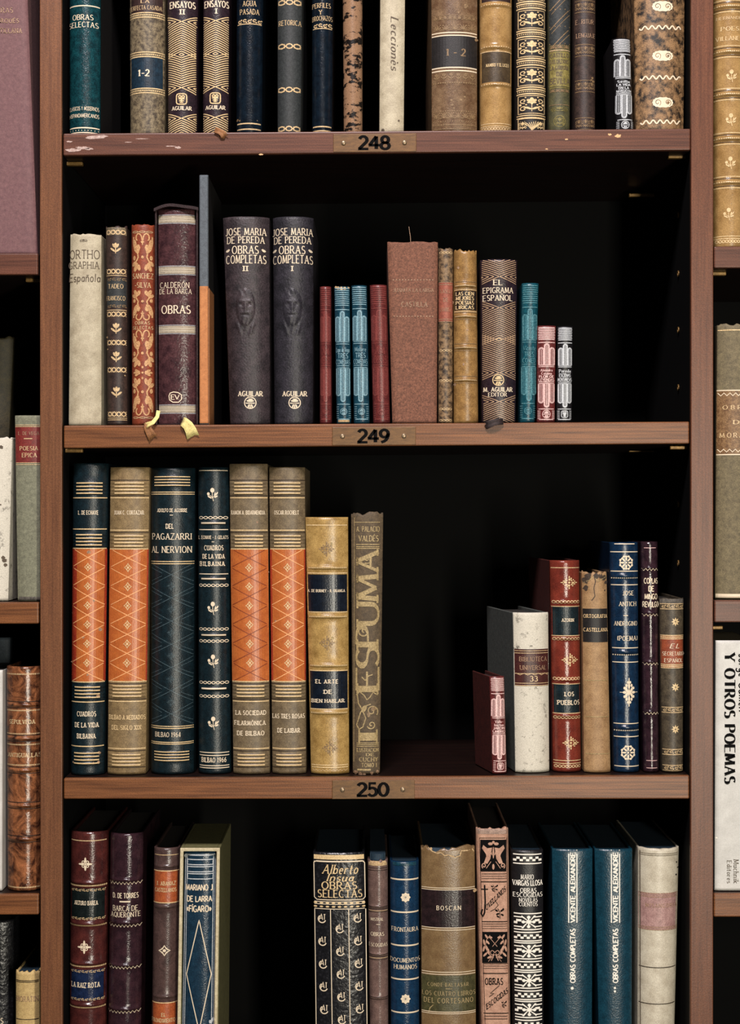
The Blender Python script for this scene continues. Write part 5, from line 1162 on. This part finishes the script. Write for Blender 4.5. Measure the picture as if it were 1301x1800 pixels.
    b.text('FRONTAURA', 689, 735, 1634, 7.5, CREAM, 'roman'); b.text('DOCUMENTOS', 687, 738, 1688, 7, CREAM, 'roman'); b.text('HUMANOS', 693, 733, 1700, 7.5, CREAM, 'roman'); b.done()

    b = Book('thick drab brown book with torn head and a black purple label', G, 740.5, 836, 1492, 741, 838, 1800, DRAB, d=.018, depth=.14, bulge=8, p='soft', pages=PG_BLUE, worn=6, inset=.002)
    b.label(1565, 1631, DKPUR); b.lines((1561, 1564.5, 1631, 1635, 1709, 1713, 1779, 1782), CREAM, 1.1, .98); b.label(1715, 1778, MOSS)
    b.add([[(753, 1491), (768, 1500), (776, 1491.5)], [(768, 1500), (782, 1504), (783, 1491.5), (776, 1491.5)], [(783, 1491.5), (782, 1504), (800, 1507), (809, 1503), (810, 1491.5)], [(810, 1491.5), (811, 1496), (822, 1495), (833, 1493)]], PG_BLUE, 'worn_patch'); tear = [(753, 1491), (760, 1497), (768, 1500), (775, 1499), (782, 1504), (788, 1503), (800, 1507), (809, 1504), (811, 1496), (822, 1496), (830, 1493), (834, 1499)]; b.stroke(tear, 2.2, TANFRAY, 'worn_patch'); b.chips([(836, 1568, 4), (758, 1493, 3)], TANFRAY)
    b.text('BOSCAN', 768, 810, 1596, 7.5, CREAM, 'roman', sp=.4); b.text('CONDE BALTASAR', 752, 824, 1731, 6, SPGOLD, 'roman', sp=.4); b.line(1738, SPGOLD, 1, .12); b.text('LOS CUATRO LIBROS', 743, 836, 1746.5, 7.5, SPGOLD, 'roman', sp=.35); b.text('DEL CORTESANO', 746, 832, 1759, 8.5, SPGOLD, 'roman', sp=.35)
    b.stroke([(754, 1781), (756, 1773), (762, 1767)], 1.4, SPGOLD, 'worn_patch'); b.done()

    b = Book('tall pinkish buff book printed with black emblems', G, 837, 894, 1456, 847, 897.5, 1800, PINK, d=.015, depth=.14, bulge=4, p='box', name='cloth_book', pages=PG_DARK, worn=3)
    b.bar(1457, 1466, PINKD, .97, 'worn_patch'); sh = lambda y: (y-1456)*7/344
    def frame(y0, y1, fill):
        x0, x1 = 844+sh(y0), 890+sh(y0)*.6
        if fill: b.rect(x0, y0, x1, y1, INK, 'printed_panel')
        else:
            b.lines((), INK); b.stroke([(x0, y0), (x1, y0)], 1.6, INK); b.stroke([(x0+1, y1), (x1+1, y1)], 1.6, INK)
        return (x0+x1)/2
    c = frame(1476, 1532, True); b.motif('arms', c, 1504, 42, 52, PINK, lw=14)
    for y0 in (1536, 1624, 1694): b.stroke([(845+sh(y0), y0), (890+sh(y0)*.6, y0)], 1, INK); b.stroke([(845+sh(y0), y0+4), (890+sh(y0)*.6, y0+4)], .8, INK); b.stroke([(845+sh(y0), y0+8), (890+sh(y0)*.6, y0+8)], .8, INK)
    frame(1550, 1620, False); c = frame(1638, 1693, True); b.motif('laurel', c, 1665, 42, 50, PINK, lw=15); frame(1711, 1781, False)
    b.lines((1473, 1786, 1791), INK, 1, .8)
    def slant(s, pts_x0, y0, x1, y1, h, m):                 # words climbing a slope
        P, adv = text_polys(s, 'slab', .12); L = math.hypot(x1-pts_x0, y1-y0); ux, uy = (x1-pts_x0)/L, (y1-y0)/L; out = []
        for q in P: out.append([(pts_x0+p[0]/adv*L*ux+p[1]*h*-.1, y0+p[0]/adv*L*uy-p[1]*h) for p in q])
        b.add(out, m, 'lettering')
    b.stroke([(852, 1556), (853, 1585), (852, 1604), (849, 1611), (846, 1606), (848, 1598)], 2.6, INK, 'lettering'); b.stroke([(846, 1563), (858, 1563)], 2, INK, 'lettering'); b.ell(852, 1559, 1.4, 4, INK, 'lettering')
    slant('OVELLANOS', 855, 1600, 889, 1566, 9, INK); b.motif('sprig', 869, 1562, 16, 14, INK, 'printed_ornament'); b.motif('sprig', 878, 1606, 20, 20, INK, 'printed_ornament')
    b.stroke([(872, 1585), (876, 1591), (870, 1598), (862, 1602)], 1, INK, 'printed_ornament')
    b.text('OBRAS', 853, 884, 1725, 11, INK, 'slab'); b.stroke([(878, 1732), (862, 1746), (869, 1746), (860, 1752)], 1, INK, 'printed_ornament'); slant('ESCOGIDAS', 856, 1774, 893, 1745, 9, INK); b.motif('sprig', 886, 1766, 12, 14, INK, 'printed_ornament')
    b.stroke([(843, 1473), (853, 1800)], .8, INK, maxl=12); b.stroke([(891, 1473), (896, 1800)], .8, INK, maxl=12); b.done()

    b = Book('black book with white folk weave pattern and star flowers', G, 899, 956, 1495, 903, 957, 1800, NOIR, d=.02, depth=.14, bulge=6, p='soft', pages=PG_BLUE, inset=.001)
    X = lambda u, y: b.x(-.88+1.76*u, y)
    def hb(y, u0, u1, h=2.0): b.rect(X(u0, y), y-h/2, X(u1, y), y+h/2, WHITE, 'woven_ornament')
    def checker(y):
        for i in range(9):
            h = 3.8; yy = y+(-h/2 if i % 2 else h/2)
            b.rect(X(i/9, y), yy-h/2, X((i+1)/9+.0, y), yy+h/2, WHITE, 'woven_ornament')
    hb(1502, 0, 1); hb(1518, 0, 1); checker(1510)
    b.text('MARIO', 916, 938, 1541.5, 8, WHITE, 'roman'); b.text('VARGAS LLOSA', 902, 954, 1552, 9, WHITE, 'bold', sp=.1); b.text('OBRAS', 915, 943, 1565, 7.5, WHITE, 'roman'); b.text('ESCOGIDAS', 903, 954, 1573, 7.5, WHITE, 'roman'); b.text('NOVELAS', 913, 945, 1582, 6.5, WHITE, 'roman'); b.text('CUENTOS', 913, 945, 1589.5, 6.5, WHITE, 'roman')
    for i in range(6):
        y = 1606+51.5*i; hb(y, 0, 1)
        c = (b.xl(y)+b.xr(y))/2+1; b.motif('snow', c, y+14.5, 26, 23, WHITE, 'woven_ornament')
        for sg in (0, 1):
            u = (lambda a, q: (a, q)) if sg == 0 else (lambda a, q: (1-q, 1-a))
            hb(y+6, *u(0, .28)); hb(y+23, *u(0, .28)); hb(y+12, *u(.08, .26), 4); hb(y+16, *u(0, .12), 4)
        hb(y+28, 0, 1); hb(y+33, 0, 1, 2); checker(y+40.5); hb(y+48, 0, 1, 2)
    b.done()

    for lab, x0, x1, xb0, xb1, tx, dots in (('petrol leatherette book with one white dot under its climbing title', 971, 1043, 974, 1042, 1007, 1), ('petrol leatherette book with two white dots, beside the ivory parchment book', 1046, 1113, 1053, 1112, 1082, 2)):
        b = Book(lab, G, x0, x1, 1493, xb0, xb1, 1800, ALEIX, d=.02, depth=.14, bulge=4.5, p='soft', pages=PG_BLUE, inset=.002)
        b.text('VICENTE ALEIXANDRE', 1499, 1621, tx, 8, WHITE, 'sansb', rot=90, sp=.16)
        for k in (-7.2, 7.2): b.stroke([(tx+k, 1494), (tx+k, 1622)], 1.8, WHITE, 'lettering', maxl=12)
        b.text('OBRAS COMPLETAS', 1633, 1727, tx, 8.5, WHITE, 'sansb', rot=90, sp=.16)
        for i in range(dots): b.ell(tx-1, 1736.5+i*6 if dots == 2 else 1737, 2.6 if dots == 1 else 2, 2.6 if dots == 1 else 2, WHITE, 'lettering')
        b.done()

    b = Book('ivory parchment book with a faded rose label, beside the right upright', G, 1124, 1198, 1492, 1123, 1190.5, 1800, IVORY, d=.018, depth=.14, bulge=8, p='round', pages=PG_BLUE, name='vellum_book', worn=1, inset=.001)
    b.label(1570, 1635, ROSEL, .96); b.lines((1571, 1577, 1630, 1635), FAINT, 1, .95); b.beads(1574, FAINT, 1, 3); b.beads(1632.5, FAINT, 1, 3); b.text('MISANGORIA', 1136, 1192, 1592, 6.5, FAINT, 'roman', sp=.4)
    b.lines((1501, 1504), BROWNINK, .8, .93); b.lines((1701, 1765), DARKLINE, 1.4, .93); b.stroke([(1127.5, 1497), (1128, 1870)], 1.2, BROWNINK, maxl=12)
    b.chips([(1192, 1518, 2), (1195, 1528, 2), (1191, 1540, 2)], INK); b.done()
row_four()

# ================================================================== the neighbouring bays
SEPU = mat('marbled brown polished calf', (58, 32, 22), (176, 112, 72), rough=0.18, sc=55, lo=.38, hi=.72, grain=.25, detail=9, distort=2.0)
GREENC = mat('sage grey cloth', (126, 126, 104), (104, 104, 86), rough=.75, sc=300, grain=.3)
REDLAB = mat('oxblood label', (122, 42, 36), (98, 30, 28), rough=.5, sc=200, grain=.25)
OLDARK = mat('dark olive cloth', (70, 62, 38), (50, 46, 30), rough=.6, sc=200, grain=.3)
OLGREY = mat('olive grey cloth', (118, 106, 78), (94, 84, 62), rough=.7, sc=250, grain=.3)
SLATE = mat('slate blue cloth', (52, 62, 70), (38, 46, 54), rough=.7, sc=250, grain=.3)
CREAMC = mat('cream cloth', (202, 174, 116), (178, 150, 98), rough=.65, sc=250, grain=.2)
PAPER = mat('off white paper cover', (206, 204, 198), (188, 186, 180), rough=.5, sc=60, grain=.08, bump=.05)
OLVLAB = mat('scuffed brown label', (104, 74, 46), (140, 108, 72), rough=.5, sc=300, lo=.4, hi=.65, grain=.3)
def side_bays():
    b = Book('large mauve cloth book left of the left upright', 'la', -53, 37, -260, -28, 65, 445, MAUVE, d=.012, depth=.17, bulge=3, p='box', name='cloth_book')
    b.text('OBRAS', -13, 22.5, 18, 9, FAINT, 'roman'); b.text('MARQUÉS', -14, 33, 36.5, 7, FAINT, 'slab'); b.text('SANTILLANA', -18, 38, 54, 8, FAINT, 'slab'); b.done()
    b = Book('dark olive book leaning behind the stained white vellum one', 'lb', -55, 23, 592, -75, 1, 1050, OLDARK, d=.1, depth=.13, bulge=5, p='soft', name='cloth_book', worn=3); b.done()
    b = Book('stained white vellum book beside the sage grey one', 'lb', -50, 20, 768, -52, 13, 1055, BIBV, d=.012, depth=.075, bulge=5, p='soft', name='vellum_book', worn=4); b.chips([(2, 786, 4), (5, 980, 4), (7, 985, 5), (8, 993, 4), (1, 887, 2)], BROWNINK); b.done()
    b = Book('sage grey cloth book with an oxblood label', 'lb', 25, 74, 730, 30, 74, 1055, GREENC, d=.012, depth=.12, bulge=3, p='soft', name='cloth_book')
    b.label(749, 814, REDLAB, .98); b.lines((747, 750, 813.5, 816.5), GILT, 1, .97); b.text('L. DE VEGA', 32, 68, 761.5, 5.5, FAINT, 'roman'); b.stroke([(42, 771), (57, 771)], 1.6, GILT, 'lettering'); b.text('POESIA', 35, 66, 788, 7, GILT, 'roman'); b.text('EPICA', 39, 64, 800, 7, GILT, 'roman'); b.bar(1049, 1055, DUST, .9, 'worn_patch'); b.done()
    b = Book('slate blue book standing behind the marbled brown one', 'lc', -60, 17, 1121, -60, 14, 1567, SLATE, d=.11, depth=.12, bulge=2, p='box', name='cloth_book'); b.done()
    b = Book('white paper book at the very edge beside the marbled brown one', 'lc', -46, 4, 1178, -46, 3, 1568, PAPER, d=.012, depth=.09, bulge=1.5, p='box', name='paperback', th=.0006, inset=.0005); b.done()
    b = Book('marbled polished brown book with many raised ribs', 'lc', 7, 71, 1172, 9, 71, 1567, SEPU, d=.011, depth=.1, bulge=7, bands=((1239, 8, 1.5), (1298, 8, 1.5), (1354, 8, 1.5), (1416, 8, 1.5), (1475, 8, 1.5)))
    for y in (1185, 1249, 1290, 1309, 1345, 1560): b.beads(y, GILT, 1.1, 2.6, .93, 1.5)
    for y in (1239, 1298, 1354, 1416, 1475): b.lines((y-5.5, y+5.5), DARKLINE, 1.2, .96)
    b.text('SEPULVEDA', 15, 60, 1269, 7, GILT, 'slab'); b.text('ANTIGUALLAS', 12, 69, 1327.5, 7, GILT, 'slab'); b.done()
    b = Book('black pebbled book cut by the frame edge beside the cream one', 'ld', -50, 22, 1619, -50, 21, 1800, PEBBLE, d=.05, depth=.14, bulge=6, p='soft'); b.text('OBRAS', -28, 5, 1795, 10, CREAM, 'roman'); b.done()
    b = Book('cream cloth book with blue page tops beside the left upright', 'ld', 26, 68, 1709, 26, 68, 1800, CREAMC, d=.02, depth=.1, bulge=5, p='soft', name='cloth_book', pages=PG_BLUE, worn=3, inset=.001)
    b.lines((1724, 1726.5, 1792), DARKLINE, 1.2, .95); b.text('MORATIN', 28, 66, 1756, 9, FAINT, 'roman'); b.done()
    b = Book('tan ribbed leather book with gold sprigs right of the reddish upright', 'ra', 1257, 1322, -90, 1256.5, 1320, 432, TAN, d=.012, depth=.12, bulge=9, bands=((10, 10, 1.7), (90, 10, 1.7), (165, 10, 1.7), (243, 10, 1.7), (320, 10, 1.7)))
    for y in (10, 90, 165, 243, 320): b.lines((y-10, y+10), GILT2, 1.4, .96); b.beads(y, GILT2, 1.3, 3.4, .93); b.lines((y-6.5, y+6.5), DARKLINE, 1, .95)
    b.text('HERNANDEZ I.', 1262, 1317, 31, 5, GILT, 'roman'); b.text('POESIA', 1269, 1312, 50, 7, GILT2, 'roman'); b.text('VILLANESCA', 1261, 1319, 67, 7, GILT2, 'roman')
    for y, x in ((133, 1286), (210, 1285), (286, 1284), (376, 1281)): b.motif('rose', x, y, 20, 24, GILT2)
    b.lines((415, 419), GILT2, 1.4); b.chain(424, 5, GILT2, 5); b.done()
    b = Book('olive grey cloth book with a scuffed brown label right of the reddish upright', 'rb', 1263, 1340, 570, 1259, 1338, 1050, OLGREY, d=.012, depth=.14, bulge=7, p='soft', name='cloth_book', worn=3)
    b.line(580, GILT2, 1.8, .97); b.label(687, 798, OLVLAB, .99); b.lines((686, 799), CREAM, 2, .99)
    b.zig(693, 5, CREAM, 5, .95, 1.6); b.zig(792, 5, CREAM, 5, .95, 1.6); b.text('OBRAS', 1272, 1328, 716, 7, GILT, 'roman', sp=.6); b.text('DE', 1290, 1310, 742, 7, GILT, 'roman'); b.text('MORATIN', 1267, 1333, 765, 8, GILT, 'roman', sp=.5); b.bar(1044, 1051, CREAM, .97, 'worn_patch'); b.done()
    b = Book('white paperback with heavy black letters running down its spine', 'rc', 1259, 1338, 1126, 1257, 1337, 1568, PAPER, d=.010, depth=.13, bulge=2, p='box', name='paperback', th=.0006, inset=.0005, pages=PG_CREAM)
    b.text('Y OTROS POEMAS', 1149, 1376, 1283, 18, INK, 'stencil', rot=-90); b.text('Jorge Guillen', 1150, 1250, 1307, 16, INK, 'sans', rot=-90); b.text('Muchnik', 1511, 1552, 1294, 9, BROWNINK, 'light', rot=-90); b.text('Editores', 1513, 1552, 1282, 8, BROWNINK, 'light', rot=-90); b.chips([(1260, 1473, 2.4)], WHITE); b.done()
side_bays()
